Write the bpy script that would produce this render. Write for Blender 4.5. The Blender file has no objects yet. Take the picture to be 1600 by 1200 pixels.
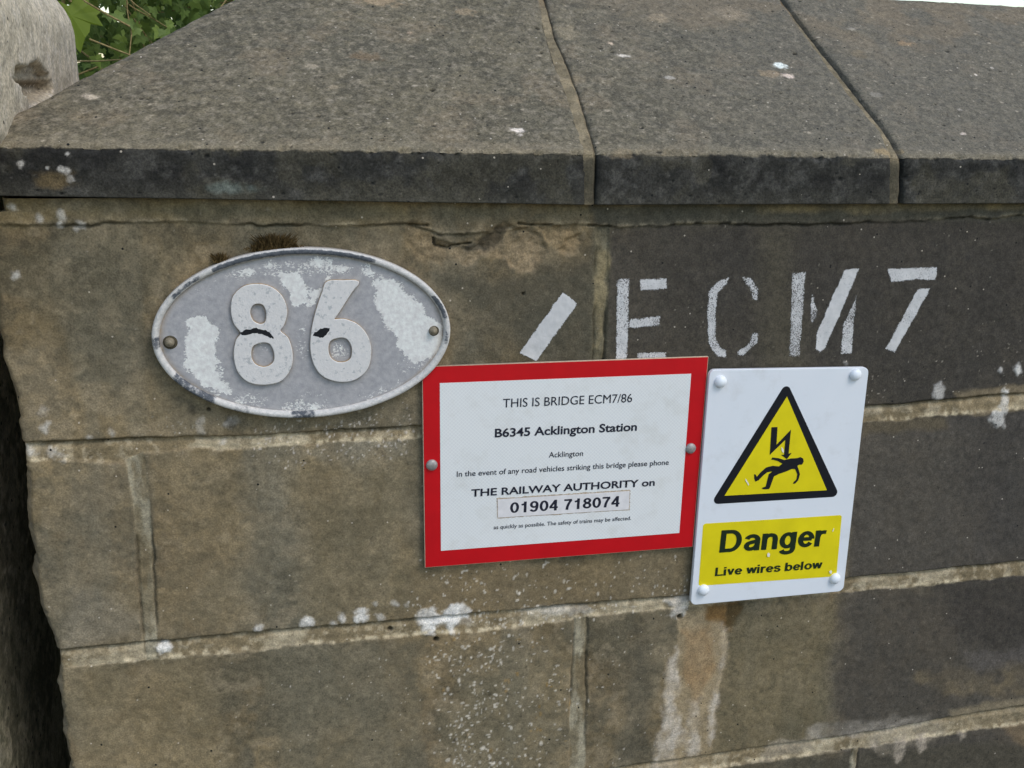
import bpy, math, random
import numpy as np
from mathutils import Matrix, Vector
SC = bpy.context.scene
C = SC.collection
rng = np.random.default_rng(7)
random.seed(7)

# ------------------------------------------------------------------ camera
FPX, YAW, PIT, ROL = 1574.0, 0.238786, -0.284168, 0.022822      # focal length in photo pixels, angles in radians
DW, ZC = 1.05, 1.60                                             # metres from camera to wall face, camera height
cy, sy, cp, sp = math.cos(YAW), math.sin(YAW), math.cos(PIT), math.sin(PIT)
_f = np.array([sy*cp, cy*cp, sp]); _r = np.array([cy, -sy, 0.0]); _u = np.cross(_r, _f)
CR, SR = math.cos(ROL), math.sin(ROL)
RT = CR*_r + SR*_u; UP = -SR*_r + CR*_u; FW = _f
CAM = np.array([0, -DW, ZC])                                    # wall face is the plane y = 0
cd = bpy.data.cameras.new('camera'); co = bpy.data.objects.new('camera', cd); C.objects.link(co)
cd.sensor_width = 36; cd.lens = FPX/1600*36; cd.clip_start = 0.02; cd.clip_end = 2000
M = Matrix(((RT[0], UP[0], -FW[0], CAM[0]), (RT[1], UP[1], -FW[1], CAM[1]), (RT[2], UP[2], -FW[2], CAM[2]), (0, 0, 0, 1)))
co.matrix_world = M
SC.camera = co

# ------------------------------------------------------------------ world, sun, exposure
SUN_EL, SUN_AZ = 52.0, 40.0        # azimuth: degrees to the right of straight out from the wall
w = bpy.data.worlds.new('World'); SC.world = w; w.use_nodes = True
nt = w.node_tree; bg = nt.nodes['Background']
sky = nt.nodes.new('ShaderNodeTexSky'); sky.sky_type = 'NISHITA'; sky.sun_disc = False
sky.sun_elevation = math.radians(SUN_EL); sky.sun_rotation = math.radians(180-SUN_AZ)
sky.air_density = 1.3; sky.dust_density = 1.0; sky.ozone_density = 1.5
nt.links.new(sky.outputs[0], bg.inputs[0]); bg.inputs[1].default_value = 0.15
sl = bpy.data.lights.new('sun', 'SUN'); so = bpy.data.objects.new('sun', sl); C.objects.link(so)
sl.energy = 0.85; sl.angle = math.radians(22); sl.color = (1.0, 0.98, 0.94)
sd = Vector((math.sin(math.radians(SUN_AZ))*math.cos(math.radians(SUN_EL)), -math.cos(math.radians(SUN_AZ))*math.cos(math.radians(SUN_EL)), math.sin(math.radians(SUN_EL))))
so.rotation_euler = sd.to_track_quat('Z', 'Y').to_euler(); so.location = (1.5, -2, 5)
SC.view_settings.view_transform = 'Standard'; SC.view_settings.look = 'None'; SC.view_settings.gamma = 1
SC.view_settings.exposure = 0.56
SC.render.engine = 'CYCLES'

# ------------------------------------------------------------------ helpers: from traced photo points to places on real planes
def ray(px, py):
    return ((px-800)/FPX)*RT - ((py-600)/FPX)*UP + FW
def W(px, py, off=0.0):
    """point on the wall face (or a plane `off` metres in front of it)"""
    d = ray(px, py); t = (-off - CAM[1])/d[1]; return CAM + t*d
def W2(px, py, off=0.0):
    p = W(px, py, off); return (p[0], p[2])
PX = 0.00069                                                    # metres per traced pixel on the wall face
def lin(c):
    c = np.asarray(c, float)/255; return np.where(c <= .04045, c/12.92, ((c+.055)/1.055)**2.4)
ILL = np.array([.68, .80, .89])                                 # light falling on the wall face, to get albedo from a seen tone
def S(r, g, b, k=1.0, grey=.72):
    c = np.array([r, g, b], float); L = .3*r+.6*g+.1*b
    c = L+(c-L)*grey
    if r > b+6: c[1] += 2.0
    return np.clip(lin(c)/ILL*k, 0.004, .85)
def sst(a, b, x):
    t = np.clip((x-a)/(b-a), 0, 1); return t*t*(3-2*t)
def _h(ix, iy, s):
    n = (ix.astype(np.int64)*374761393 + iy.astype(np.int64)*668265263 + s*2147483647) & 0xffffffff
    n = ((n ^ (n >> 13))*1274126177) & 0xffffffff
    n = ((n ^ (n >> 16))*2246822519) & 0xffffffff
    return ((n ^ (n >> 15)) & 0xffffff)/float(0xffffff)
def vn(x, y, s):
    ix = np.floor(x); iy = np.floor(y); fx = x-ix; fy = y-iy
    fx = fx*fx*(3-2*fx); fy = fy*fy*(3-2*fy)
    a = _h(ix, iy, s); b = _h(ix+1, iy, s); c = _h(ix, iy+1, s); d = _h(ix+1, iy+1, s)
    return (a+(b-a)*fx)*(1-fy)+(c+(d-c)*fx)*fy
def fbm(x, y, size, octv, s, g=.5):
    """0..1 fractal noise; size = metres of the largest feature"""
    f = 1/size; a = 1.; t = 0.; n = 0.
    for o in range(octv):
        t = t+a*vn(x*f+17.3*o, y*f-9.1*o, s+o*31); n += a; a *= g; f *= 2.03
    return t/n
def sdpoly(X, Z, P):
    """signed distance to polygon, negative inside"""
    P = np.asarray(P, float); d = np.full(X.shape, 1e9); ins = np.zeros(X.shape, bool)
    for i in range(len(P)):
        a = P[i]; b = P[(i+1) % len(P)]; e = b-a
        t = np.clip(((X-a[0])*e[0]+(Z-a[1])*e[1])/(e@e+1e-12), 0, 1)
        d = np.minimum(d, (X-a[0]-t*e[0])**2+(Z-a[1]-t*e[1])**2)
        c = (a[1] > Z) != (b[1] > Z)
        if abs(e[1]) > 1e-12: ins ^= c & (X < e[0]*(Z-a[1])/e[1]+a[0])
    d = np.sqrt(d); return np.where(ins, -d, d)
def sdline(X, Z, P):
    P = np.asarray(P, float); d = np.full(X.shape, 1e9)
    for i in range(len(P)-1):
        a = P[i]; b = P[i+1]; e = b-a
        t = np.clip(((X-a[0])*e[0]+(Z-a[1])*e[1])/(e@e+1e-12), 0, 1)
        d = np.minimum(d, (X-a[0]-t*e[0])**2+(Z-a[1]-t*e[1])**2)
    return np.sqrt(d)

# ------------------------------------------------------------------ helpers: objects
def tag(o, label=None, cat=None, group=None, kind=None):
    for k, v in (('label', label), ('category', cat), ('group', group), ('kind', kind)):
        if v: o[k] = v
    return o
def empty(name, loc, label, cat, group=None):
    o = bpy.data.objects.new(name, None); o.empty_display_size = .05; C.objects.link(o); o.location = loc
    return tag(o, label, cat, group)
def link(name, me, mat, parent=None, smooth=True):
    o = bpy.data.objects.new(name, me); C.objects.link(o)
    if mat is not None:
        me.materials.clear(); me.materials.append(mat)
    if smooth and len(me.polygons): me.polygons.foreach_set('use_smooth', np.ones(len(me.polygons), bool))
    if parent is not None:
        o.parent = parent; o.matrix_parent_inverse = Matrix.Translation(-Vector(parent.location))
    return o
def mesh_from(V, F, name='mesh'):
    me = bpy.data.meshes.new(name); me.from_pydata([tuple(v) for v in V], [], [tuple(f) for f in F]); me.update(); return me
def grid_mesh(P, col=None, keep=None, flip=False, name='mesh', extra=None):
    """P (rows, cols, 3) -> quads; col (rows, cols, 3) base colour attribute; keep (rows-1, cols-1) mask"""
    nr, nc = P.shape[:2]
    idx = np.arange(nr*nc).reshape(nr, nc)
    q = np.stack([idx[:-1, :-1], idx[:-1, 1:], idx[1:, 1:], idx[1:, :-1]], -1)
    if flip: q = q[..., ::-1]
    q = q[keep] if keep is not None else q.reshape(-1, 4)
    V = P.reshape(-1, 3)
    used = None
    if keep is not None:
        used = np.unique(q); re = np.full(nr*nc, -1); re[used] = np.arange(len(used)); q = re[q]; V = V[used]
    me = bpy.data.meshes.new(name)
    me.vertices.add(len(V)); me.vertices.foreach_set('co', V.astype(np.float32).ravel())
    n = len(q); me.loops.add(n*4); me.loops.foreach_set('vertex_index', q.astype(np.int32).ravel())
    me.polygons.add(n); me.polygons.foreach_set('loop_start', np.arange(0, n*4, 4, dtype=np.int32))
    me.polygons.foreach_set('loop_total', np.full(n, 4, np.int32))
    me.update(calc_edges=True); me.validate()
    def put(nm, arr):
        a = me.attributes.new(nm, 'FLOAT_COLOR', 'POINT')
        c = arr.reshape(-1, 3)
        if used is not None: c = c[used]
        a.data.foreach_set('color', np.concatenate([c, np.ones((len(c), 1))], 1).astype(np.float32).ravel())
    def putf(nm, arr):
        a = me.attributes.new(nm, 'FLOAT', 'POINT'); c = arr.ravel()
        if used is not None: c = c[used]
        a.data.foreach_set('value', c.astype(np.float32))
    if col is not None: put('stain', col)
    for k, v in (extra or {}).items(): putf(k, v)
    return me

# ------------------------------------------------------------------ materials
class NT:
    def __init__(s, name, rough=.9, spec=.25):
        s.m = bpy.data.materials.new(name); s.m.use_nodes = True; s.t = s.m.node_tree
        s.b = s.t.nodes['Principled BSDF']; s.b.inputs['Roughness'].default_value = rough
        s.b.inputs['Specular IOR Level'].default_value = spec
        s.tc = s.t.nodes.new('ShaderNodeTexCoord')
    def n(s, ty, **k):
        x = s.t.nodes.new(ty)
        for a, v in k.items(): setattr(x, a, v)
        return x
    def l(s, a, b): s.t.links.new(a, b)
    def noise(s, scale, det=4, rough=.55, vec=None):
        x = s.n('ShaderNodeTexNoise'); x.inputs['Scale'].default_value = scale; x.inputs['Detail'].default_value = det
        x.inputs['Roughness'].default_value = rough; s.l(vec or s.tc.outputs['Object'], x.inputs['Vector']); return x.outputs['Fac']
    def ramp(s, fac, pts):
        x = s.n('ShaderNodeValToRGB'); e = x.color_ramp.elements
        while len(e) < len(pts): e.new(.5)
        for i, (p, c) in enumerate(pts):
            e[i].position = p; e[i].color = (*(c if hasattr(c, '__len__') else (c, c, c)), 1)
        s.l(fac, x.inputs['Fac']); return x.outputs['Color']
    def mix(s, fac, a, b, mode='MIX'):
        x = s.n('ShaderNodeMix', data_type='RGBA', blend_type=mode)
        for sock, v in ((x.inputs['Factor'], fac), (x.inputs[6], a), (x.inputs[7], b)):
            if hasattr(v, 'is_linked'): s.l(v, sock)
            elif hasattr(v, '__len__'): sock.default_value = (*v, 1)
            else: sock.default_value = v
        return x.outputs[2]
    def math(s, op, a, b=0.0):
        x = s.n('ShaderNodeMath', operation=op)
        for sock, v in ((x.inputs[0], a), (x.inputs[1], b)):
            if hasattr(v, 'is_linked'): s.l(v, sock)
            else: sock.default_value = v
        return x.outputs[0]
    def attr(s, name):
        x = s.n('ShaderNodeAttribute', attribute_name=name); return x
    def bump(s, h, dist, strength=1.0):
        x = s.n('ShaderNodeBump'); x.inputs['Distance'].default_value = dist; x.inputs['Strength'].default_value = strength
        s.l(h, x.inputs['Height']); s.l(x.outputs[0], s.b.inputs['Normal'])
    def base(s, c):
        if hasattr(c, 'is_linked'): s.l(c, s.b.inputs['Base Color'])
        else: s.b.inputs['Base Color'].default_value = (*c, 1)
def stone_mat(name, grain, contrast, bump, speck=.0, pit=.0):
    m = NT(name, .93, .18)
    a = m.attr('stain').outputs['Color']
    g1 = m.noise(grain, 5, .65)
    c = m.mix(1.0, a, m.ramp(g1, [(.28, 1-contrast), (.72, 1+contrast)]), 'MULTIPLY')
    g2 = m.noise(grain*.22, 4, .6)
    c = m.mix(1.0, c, m.ramp(g2, [(.3, (1-.35*contrast,)*3), (.7, (1+.35*contrast, 1+.3*contrast, 1+.22*contrast))]), 'MULTIPLY')
    if speck:
        v = m.n('ShaderNodeTexVoronoi'); v.inputs['Scale'].default_value = grain*.42; m.l(m.tc.outputs['Object'], v.inputs['Vector'])
        k = m.math('MULTIPLY', m.math('LESS_THAN', v.outputs['Distance'], .22), m.math('GREATER_THAN', m.n_sep(v), 1-speck))
        c = m.mix(k, c, m.mix(.55, c, S(190, 186, 172)))
    if pit:
        v = m.n('ShaderNodeTexVoronoi'); v.inputs['Scale'].default_value = grain*.3; m.l(m.tc.outputs['Object'], v.inputs['Vector'])
        k = m.math('MULTIPLY', m.math('LESS_THAN', v.outputs['Distance'], .2), m.math('GREATER_THAN', m.n_sep(v), 1-pit))
        c = m.mix(k, c, (.012, .012, .011))
    m.base(c)
    m.bump(m.mix(.5, g1, m.noise(grain*.45, 5, .65)), bump, .8)
    return m.m
def _sep(self, v):
    x = self.n('ShaderNodeSeparateColor'); self.l(v.outputs['Color'], x.inputs[0]); return x.outputs[0]
NT.n_sep = _sep
MAT = {}
MAT['masonry'] = stone_mat('masonry_stone', 540, .40, .0009, .012, .01)
MAT['coping'] = stone_mat('coping_stone', 480, .52, .0014, .015, .03)
MAT['post'] = stone_mat('post_concrete', 300, .5, .0016, .22, .04)
def plain(name, col, rough=.5, spec=.4, var=.12, scale=300, metal=0):
    m = NT(name, rough, spec); g = m.noise(scale, 4)
    m.base(m.mix(1.0, tuple(col), m.ramp(g, [(.3, 1-var), (.7, 1+var)]), 'MULTIPLY')); m.b.inputs['Metallic'].default_value = metal
    return m.m

# ================================================================== THE PARAPET WALL
wall = empty('parapet_wall', (-.25, 0, 0), 'weathered sandstone parapet wall with pitched coping and stencilled white letters', 'wall')
XL0 = -.2475                                                    # end of the wall
# ---- outline of the left end and its spalled arris
lo = [(-12, 330), (-8, 480), (2, 560), (18, 600), (30, 650), (34, 690), (38, 704), (40, 722), (33, 748), (38, 800), (43, 842), (51, 868), (47, 892), (53, 925), (62, 962), (75, 983), (88, 1008), (93, 1030), (91, 1046), (89, 1075), (97, 1112), (100, 1140), (106, 1170), (109, 1200)]
LO = np.array([W2(*p) for p in lo])[::-1]
li = [(-4, 330), (0, 480), (10, 560), (24, 600), (38, 690), (44, 722), (50, 740), (53, 800), (57, 850), (64, 900), (72, 950), (80, 980), (92, 1008), (98, 1040), (97, 1075), (103, 1112), (108, 1150), (112, 1200)]
LI = np.array([W2(*p) for p in li])[::-1]
def xleft(z): return np.interp(z, LO[:, 1], LO[:, 0], left=XL0, right=XL0)+(fbm(z, z*0+3, .018, 3, 145)-.5)*.009
def xinner(z): return np.interp(z, LI[:, 1], LI[:, 0], left=XL0+.006, right=XL0+.006)
# ---- grid
fine = 0.0012
U = np.arange(0, 1.34, fine); k = fine
ext = []; u = U[-1]
while u < 4.3: k *= 1.12; u += k; ext.append(u)
U = np.concatenate([U, ext])
Z = np.arange(0.640, 1.492, fine); k = fine; z = Z[0]; ext = []
while z > 0: k *= 1.1; z -= k; ext.append(max(z, 0))
Z = np.concatenate([ext[::-1], Z])
UU, ZZ = np.meshgrid(U, Z)
XX = UU + XL0 + (xleft(ZZ) - XL0)*np.exp(-UU/.03)
X, Zg = XX, ZZ
H = np.zeros(X.shape); 
# ---- courses: top and bottom line of each bed joint, as functions of x
def fn(pts):
    a = np.array([W2(*p) for p in pts]); return lambda x: np.interp(x, a[:, 0], a[:, 1])
beds = [
 (lambda x: x*0+1.52, fn([(-20, 351), (130, 352), (260, 349), (420, 351), (640, 352), (690, 366), (790, 362), (830, 352), (940, 353), (1230, 351), (1420, 347), (1600, 338)])),
 (fn([(30, 694), (110, 690), (250, 684), (400, 681), (640, 668), (1000, 655), (1352, 637), (1600, 614)]), fn([(30, 719), (110, 719), (190, 722), (225, 706), (400, 698), (640, 686), (1000, 676), (1352, 661), (1600, 637)])),
 (fn([(90, 1018), (220, 1005), (400, 989), (560, 977), (740, 959), (900, 945), (1090, 930), (1320, 905), (1600, 877)]), fn([(90, 1043), (240, 1031), (400, 1016), (560, 1002), (660, 991), (750, 986), (900, 967), (1080, 947), (1320, 927), (1600, 899)])),
 (fn([(100, 1330), (930, 1207), (1200, 1167), (1400, 1139), (1480, 1122), (1600, 1105)]), fn([(100, 1352), (930, 1228), (1200, 1188), (1400, 1162), (1480, 1148), (1600, 1131)])),
]
zl = beds[3][0](np.array([0.3]))[0]
for kk in range(1, 4):
    beds.append(((lambda d: lambda x: x*0+zl-d)(.235*kk), (lambda d: lambda x: x*0+zl-d-.014)(.235*kk)))
def vj(pts_l, pts_r):
    a = np.array([W2(*p) for p in pts_l])[::-1]; b = np.array([W2(*p) for p in pts_r])[::-1]
    return (lambda z: np.interp(z, a[:, 1], a[:, 0])), (lambda z: np.interp(z, b[:, 1], b[:, 0]))
def vc(x, wd=.012): return (lambda z: z*0+x), (lambda z: z*0+x+wd)
verts = [(0, *vj([(932, 350), (930, 460), (926, 560)], [(952, 350), (951, 440), (942, 560)])),
         (1, *vj([(196, 715), (206, 780), (215, 870), (224, 1000)], [(226, 712), (233, 780), (241, 870), (246, 1000)])),
                 (2, *vj([(898, 968), (893, 1060), (888, 1210)], [(918, 966), (917, 1060), (912, 1210)]))]
for cidx, xs in ((0, (1.25, 1.9, 2.6, 3.3)), (1, (.52, 1.25, 2.0, 2.7, 3.5)), (2, (1.22, 1.9, 2.6, 3.3)), (3, (.1, .75, 1.5, 2.2, 3)), (4, (-.02, .55, 1.2, 1.9, 2.7)), (5, (.2, .8, 1.5, 2.3))):
    for x in xs: verts.append((cidx, *vc(x)))
wob = (fbm(X, Zg, .03, 3, 3)-.5)*.006 + (fbm(X, Zg, .006, 2, 5)-.5)*.0025
mort = np.zeros(X.shape); mtop = np.zeros(X.shape)              # mortar mask, and how near its upper edge
crack = np.zeros(X.shape); mlow = np.zeros(X.shape)
for i, (ft, fb) in enumerate(beds):
    zt = ft(X)+wob*.5; zb = fb(X)+wob
    m = sst(-.0014, .0010, np.minimum(zt-Zg, Zg-zb)); mort = np.maximum(mort, m)
    if i: mtop = np.maximum(mtop, m*sst(.009, 0, zt-Zg)); crack = np.maximum(crack, np.exp(-((Zg-zt)/.0016)**2)*(.25+.75*sst(.28, .50, fbm(X, Zg, .09, 3, 40+i))))
    mlow = np.maximum(mlow, (.35 if i == 0 else 1)*np.exp(-((Zg-zb-.0015)/.0022)**2)*sst(.35, .6, fbm(X, Zg, .06, 3, 60+i)))
    if i == 0: crack = np.maximum(crack, .8*np.exp(-((Zg-zb)/.0016)**2)*sst(.42, .6, fbm(X, Zg, .08, 3, 50)))
course = np.zeros(X.shape, int)
for i, (ft, fb) in enumerate(beds): course[Zg < fb(X)] = i
vmask = np.zeros(X.shape)
stone_id = course*50
for (ci, fl, fr) in verts:
    xl = fl(Zg)+wob*.7; xr = fr(Zg)+wob*.7
    inn = (course == ci)
    m = sst(-.0014, .0010, np.minimum(X-xl, xr-X))*inn; vmask = np.maximum(vmask, m)
    e = np.minimum(np.abs(X-xl), np.abs(X-xr)); crack = np.maximum(crack, inn*.75*np.exp(-(e/.0013)**2)*sst(.45, .62, fbm(X, Zg, .07, 3, 70+ci)))
    stone_id = stone_id + (inn & (X > xr))*1
mort = np.maximum(mort, vmask)
# ---- heights (positive = towards the street)
srnd = _h(stone_id.astype(float), stone_id*0.0, 91)
H += (srnd-.5)*.0022 + (fbm(X, Zg, .09, 5, 11)-.5)*.0042 + (fbm(X, Zg, .012, 4, 13)-.5)*.0016
H -= mort*(.0022 + .0030*mtop) ; H += vmask*.0004
H += .0045*sst(-.0014, .0012, Zg-beds[0][1](X)-wob); H += mort*(fbm(X, Zg, .02, 3, 21)-.5)*.004 - crack*.0032 + mlow*.001
# ---- colours (seen tone of each stain turned into albedo)
def mixc(c, k, t): return c*(1-k[..., None]) + np.asarray(t)*k[..., None]
n1 = fbm(X, Zg, .14, 5, 101); n2 = fbm(X, Zg, .05, 5, 103); n3 = fbm(X, Zg, .02, 4, 107, .6); nv = fbm(X*2.6, Zg*.5, .12, 4, 109); n4 = fbm(X, Zg, .007, 3, 111)
col = np.ones(X.shape+(3,))*S(107, 94, 69)
col = mixc(col, sst(.42, .58, n1)*.75, S(124, 112, 84))
col = mixc(col, sst(.48, .60, n2)*.6, S(84, 75, 54))
nb = fbm(X, Zg, .075, 5, 117, .6); col = mixc(col, sst(.50, .62, nb)*.55, S(84, 82, 68)); col = mixc(col, sst(.50, .62, 1-nb)*.40, S(126, 110, 76))
col = mixc(col, sst(.50, .68, nv)*.45, S(102, 101, 88))
col = mixc(col, sst(.52, .66, n3)*.5, S(80, 76, 62)); col = mixc(col, sst(.54, .68, 1-n3)*.4, S(132, 122, 98))
col = col*(.88+.24*srnd[..., None])
def stain(pts, tone, k=1.0, soft=14, wobble=26, size=.05, seed=1, mod=None, lf=0.):
    """a stain with the traced outline pts (photo pixels), feathered by `soft`, ragged by `wobble`"""
    global col
    P = np.array([W2(*p) for p in pts]); pad = (soft+wobble)*PX*1.2
    r = (Z > P[:, 1].min()-pad) & (Z < P[:, 1].max()+pad); rr = np.where(r)[0]
    cc = np.where((U+XL0 > P[:, 0].min()-pad-.03) & (U+XL0 < P[:, 0].max()+pad))[0]
    if not len(rr) or not len(cc): return
    sl_ = (slice(rr[0], rr[-1]+1), slice(cc[0], cc[-1]+1))
    x, zz = X[sl_], Zg[sl_]
    d = sdpoly(x, zz, P) + (fbm(x, zz, size, 4, seed*7+200)-.5)*2*wobble*PX
    mk = sst(soft*PX, -soft*PX, d)*k
    if lf: mk = mk*(1-lf+lf*sst(.35, .65, fbm(x, zz, .03, 4, seed*13+5)))
    if tone is not None: col[sl_] = mixc(col[sl_], mk, tone)
    return sl_, mk
def ell(cx, cyy, rx, ry, n=14): return [(cx+rx*math.cos(a), cyy+ry*math.sin(a)) for a in np.linspace(0, 2*math.pi, n, endpoint=False)]
# soot: the dark crust of the right hand stones
SOOT = S(60, 59, 54); SOOT2 = S(50, 51, 49)
stain([(655, 430), (720, 405), (900, 385), (925, 352), (1100, 352), (2400, 300), (2400, 700), (1330, 645), (1100, 640), (900, 600), (770, 520), (690, 470)], S(70, 68, 58), .85, 30, 50, .07, 2)
stain([(935, 350), (2400, 300), (2400, 720), (1320, 660), (1110, 640), (960, 620), (940, 480)], SOOT, .75, 24, 30, .06, 3)
stain([(1080, 352), (2600, 300), (2600, 900), (1400, 640), (1180, 560), (1060, 440)], SOOT2, .55, 60, 60, .10, 4, lf=.4)
stain([(1325, 655), (2600, 560), (2600, 860), (1320, 920)], S(67, 67, 62), .9, 20, 14, .05, 5)
stain([(1310, 915), (2600, 820), (2600, 1600), (1260, 1600), (1300, 1130)], S(63, 63, 58), .86, 42, 30, .06, 6)
stain([(1140, 1190), (2600, 1090), (2600, 1700), (1140, 1700)], S(66, 63, 54), .8, 14, 16, .05, 7)
stain([(1500, 640), (1620, 630), (1620, 860), (1520, 880)], S(52, 54, 54), .5, 60, 40, .1, 8)
stain([(1460, 900), (1620, 880), (1620, 1030), (1500, 1010)], S(48, 48, 46), .6, 40, 40, .1, 9)
stain([(1180, 355), (1240, 355), (1250, 640), (1200, 640)], S(80, 76, 60), .4, 30, 24, .1, 10)
# bedding band under the coping
stain([(-20, 312), (200, 312), (420, 318), (640, 330), (640, 352), (260, 349), (-20, 352)], S(116, 103, 68), .55, 8, 16, .04, 11, lf=.5)
stain([(200, 322), (640, 322), (920, 324), (920, 348), (640, 346), (300, 345)], S(82, 80, 64), .6, 8, 16, .06, 12, lf=.3)
stain([(920, 322), (2400, 300), (2400, 330), (1420, 346), (930, 352)], S(70, 69, 60), .85, 6, 6, .05, 13)
stain([(1180, 322), (1700, 316), (1700, 326), (1180, 333)], S(124, 110, 74), .7, 5, 8, .03, 14, lf=.6)
# dirty crust spots and greys on the brown stones
stain([(15, 360), (330, 352), (240, 480), (120, 520), (20, 430)], S(80, 76, 60), .45, 40, 50, .08, 15, lf=.4)
stain([(330, 352), (640, 352), (640, 400), (460, 385), (350, 395)], S(84, 80, 64), .55, 20, 30, .05, 16, lf=.4)
stain([(20, 560), (70, 540), (110, 690), (40, 690)], S(120, 112, 92), .4, 20, 30, .05, 17)
stain([(230, 560), (400, 650), (640, 640), (640, 670), (300, 690), (210, 660)], S(92, 88, 72), .55, 24, 30, .05, 18)
for i, (a, b, r) in enumerate([(37, 382, 7), (84, 370, 8), (117, 422, 6), (360, 660, 9), (300, 640, 7)]):
    stain(ell(a, b, r, r), S(64, 60, 50), .7, 5, 6, .01, 19+i)
stain([(372, 690), (650, 670), (650, 720), (560, 735), (470, 720), (440, 790), (405, 790), (385, 730)], S(136, 134, 118), .50, 16, 30, .03, 26, lf=.6)
stain([(380, 700), (450, 700), (440, 900), (400, 970), (370, 900)], S(102, 99, 84), .5, 30, 30, .08, 27)
stain([(250, 720), (360, 710), (380, 980), (250, 1000)], S(112, 101, 75), .5, 26, 30, .08, 28)
stain([(450, 730), (650, 700), (650, 960), (480, 975)], S(108, 98, 72), .55, 30, 40, .08, 29)
stain([(60, 760), (200, 740), (225, 990), (100, 1010)], S(104, 99, 82), .5, 30, 40, .06, 30)
stain([(120, 930), (230, 960), (235, 1002), (100, 1016)], S(122, 118, 104), .4, 20, 30, .05, 31)
stain([(640, 890), (1075, 860), (1075, 935), (640, 970)], S(108, 95, 68), .65, 16, 20, .06, 32)
stain([(105, 1060), (300, 1040), (360, 1210), (110, 1210)], S(120, 108, 78), .55, 40, 40, .1, 33)
stain([(400, 1020), (655, 1000), (655, 1210), (430, 1210)], S(94, 90, 73), .6, 14, 22, .1, 34)
stain([(700, 1010), (890, 985), (885, 1210), (700, 1210)], S(104, 98, 76), .4, 20, 30, .05, 35)
stain([(985, 960), (1010, 985), (1020, 1180), (975, 1190), (990, 1070)], S(74, 71, 60), .6, 20, 26, .06, 36)
stain([(1135, 960), (1310, 940), (1290, 1150), (1110, 1185)], S(92, 86, 64), .65, 16, 20, .08, 37)
# spalled patches below the bedding band
sp = [([(676, 372), (700, 380), (735, 387), (770, 372), (790, 352), (820, 350), (845, 370), (860, 392), (905, 370), (902, 392), (862, 398), (838, 410), (832, 425), (805, 420), (790, 400), (735, 408), (700, 400)], S(124, 110, 84), .85, .0028),
      ([(640, 352), (672, 356), (676, 372), (700, 392), (690, 412), (655, 408), (630, 380)], S(112, 97, 70), .75, .0012),
      ([(835, 350), (900, 350), (903, 380), (895, 396), (862, 388), (845, 372)], S(122, 104, 72), .8, .0015)]
for i, (pts, tn, k, dp) in enumerate(sp):
    s_, m = stain(pts, tn, k, 5, 14, .02, 41+i, lf=.3); H[s_] -= m*(dp + .0075*(fbm(X[s_], Zg[s_], .010, 4, 88, .6)-.3)); col[s_] = col[s_]*(1-m[..., None]*.5)+col[s_]*m[..., None]*.5*(.5+1.1*fbm(X[s_], Zg[s_], .006, 4, 89, .65))[..., None]
s_, m = stain([(750, 378), (782, 352), (800, 352), (775, 385), (758, 392)], S(58, 52, 44), .75, 4, 8, .02, 45); H[s_] -= m*.004
s_, m = stain([(715, 385), (745, 380), (765, 392), (730, 396)], S(70, 68, 62), .7, 4, 8, .02, 46)
for i, pts in enumerate([[(678, 372), (680, 384), (700, 388), (707, 384), (735, 380)], [(810, 349), (835, 352), (862, 351)], [(920, 352), (955, 354)], [(640, 351), (668, 352)]]):
    P = np.array([W2(*p) for p in pts]); d = sdline(X, Zg, P)+(fbm(X, Zg, .006, 2, 120+i)-.4)*.0016; crack = np.maximum(crack, sst(.0016, .0004, d)); H -= sst(.002, .0005, d)*.004
# the bed joint mortar and its tones
mt = np.ones(X.shape+(3,))*S(118, 106, 78)
mt = mixc(mt, sst(.45, .58, n2), S(150, 142, 116)); mt = mixc(mt, sst(.52, .66, n3)*.5, S(94, 84, 60)); mt = mixc(mt, sst(.56, .68, n4)*.3, S(170, 164, 140))
vt = np.ones(X.shape+(3,))*S(112, 106, 84); vt = mixc(vt, sst(.42, .6, fbm(X*2, Zg*.6, .03, 4, 131)), S(138, 136, 116)); vt = mixc(vt, sst(.52, .66, fbm(X*2, Zg*.5, .025, 4, 132))*.7, S(96, 84, 58))
mt = mixc(mt, sst(.0, .8, vmask), 0)+vt*sst(.0, .8, vmask)[..., None]
dark = sst(.95, 1.3, X+wob*6)                                   # out of the frame the joints are dirtier
mk = mort*sst(.02, .05, beds[0][1](X)-Zg+.02)*.85
inb = (Zg > beds[0][1](X))
col = np.where(inb[..., None], col, mixc(col, mk*(1-.25*dark), mt))
stain([(925, 352), (956, 352), (950, 440), (944, 570), (922, 570)], S(88, 86, 68), .6, 6, 6, .03, 47)
stain([(934, 395), (950, 390), (952, 440), (945, 520), (934, 540), (930, 470)], S(122, 113, 82), .85, 5, 12, .02, 48)
stain([(1490, 612), (1610, 600), (1610, 640), (1500, 650)], S(140, 126, 94), .45, 5, 8, .03, 49)
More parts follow.
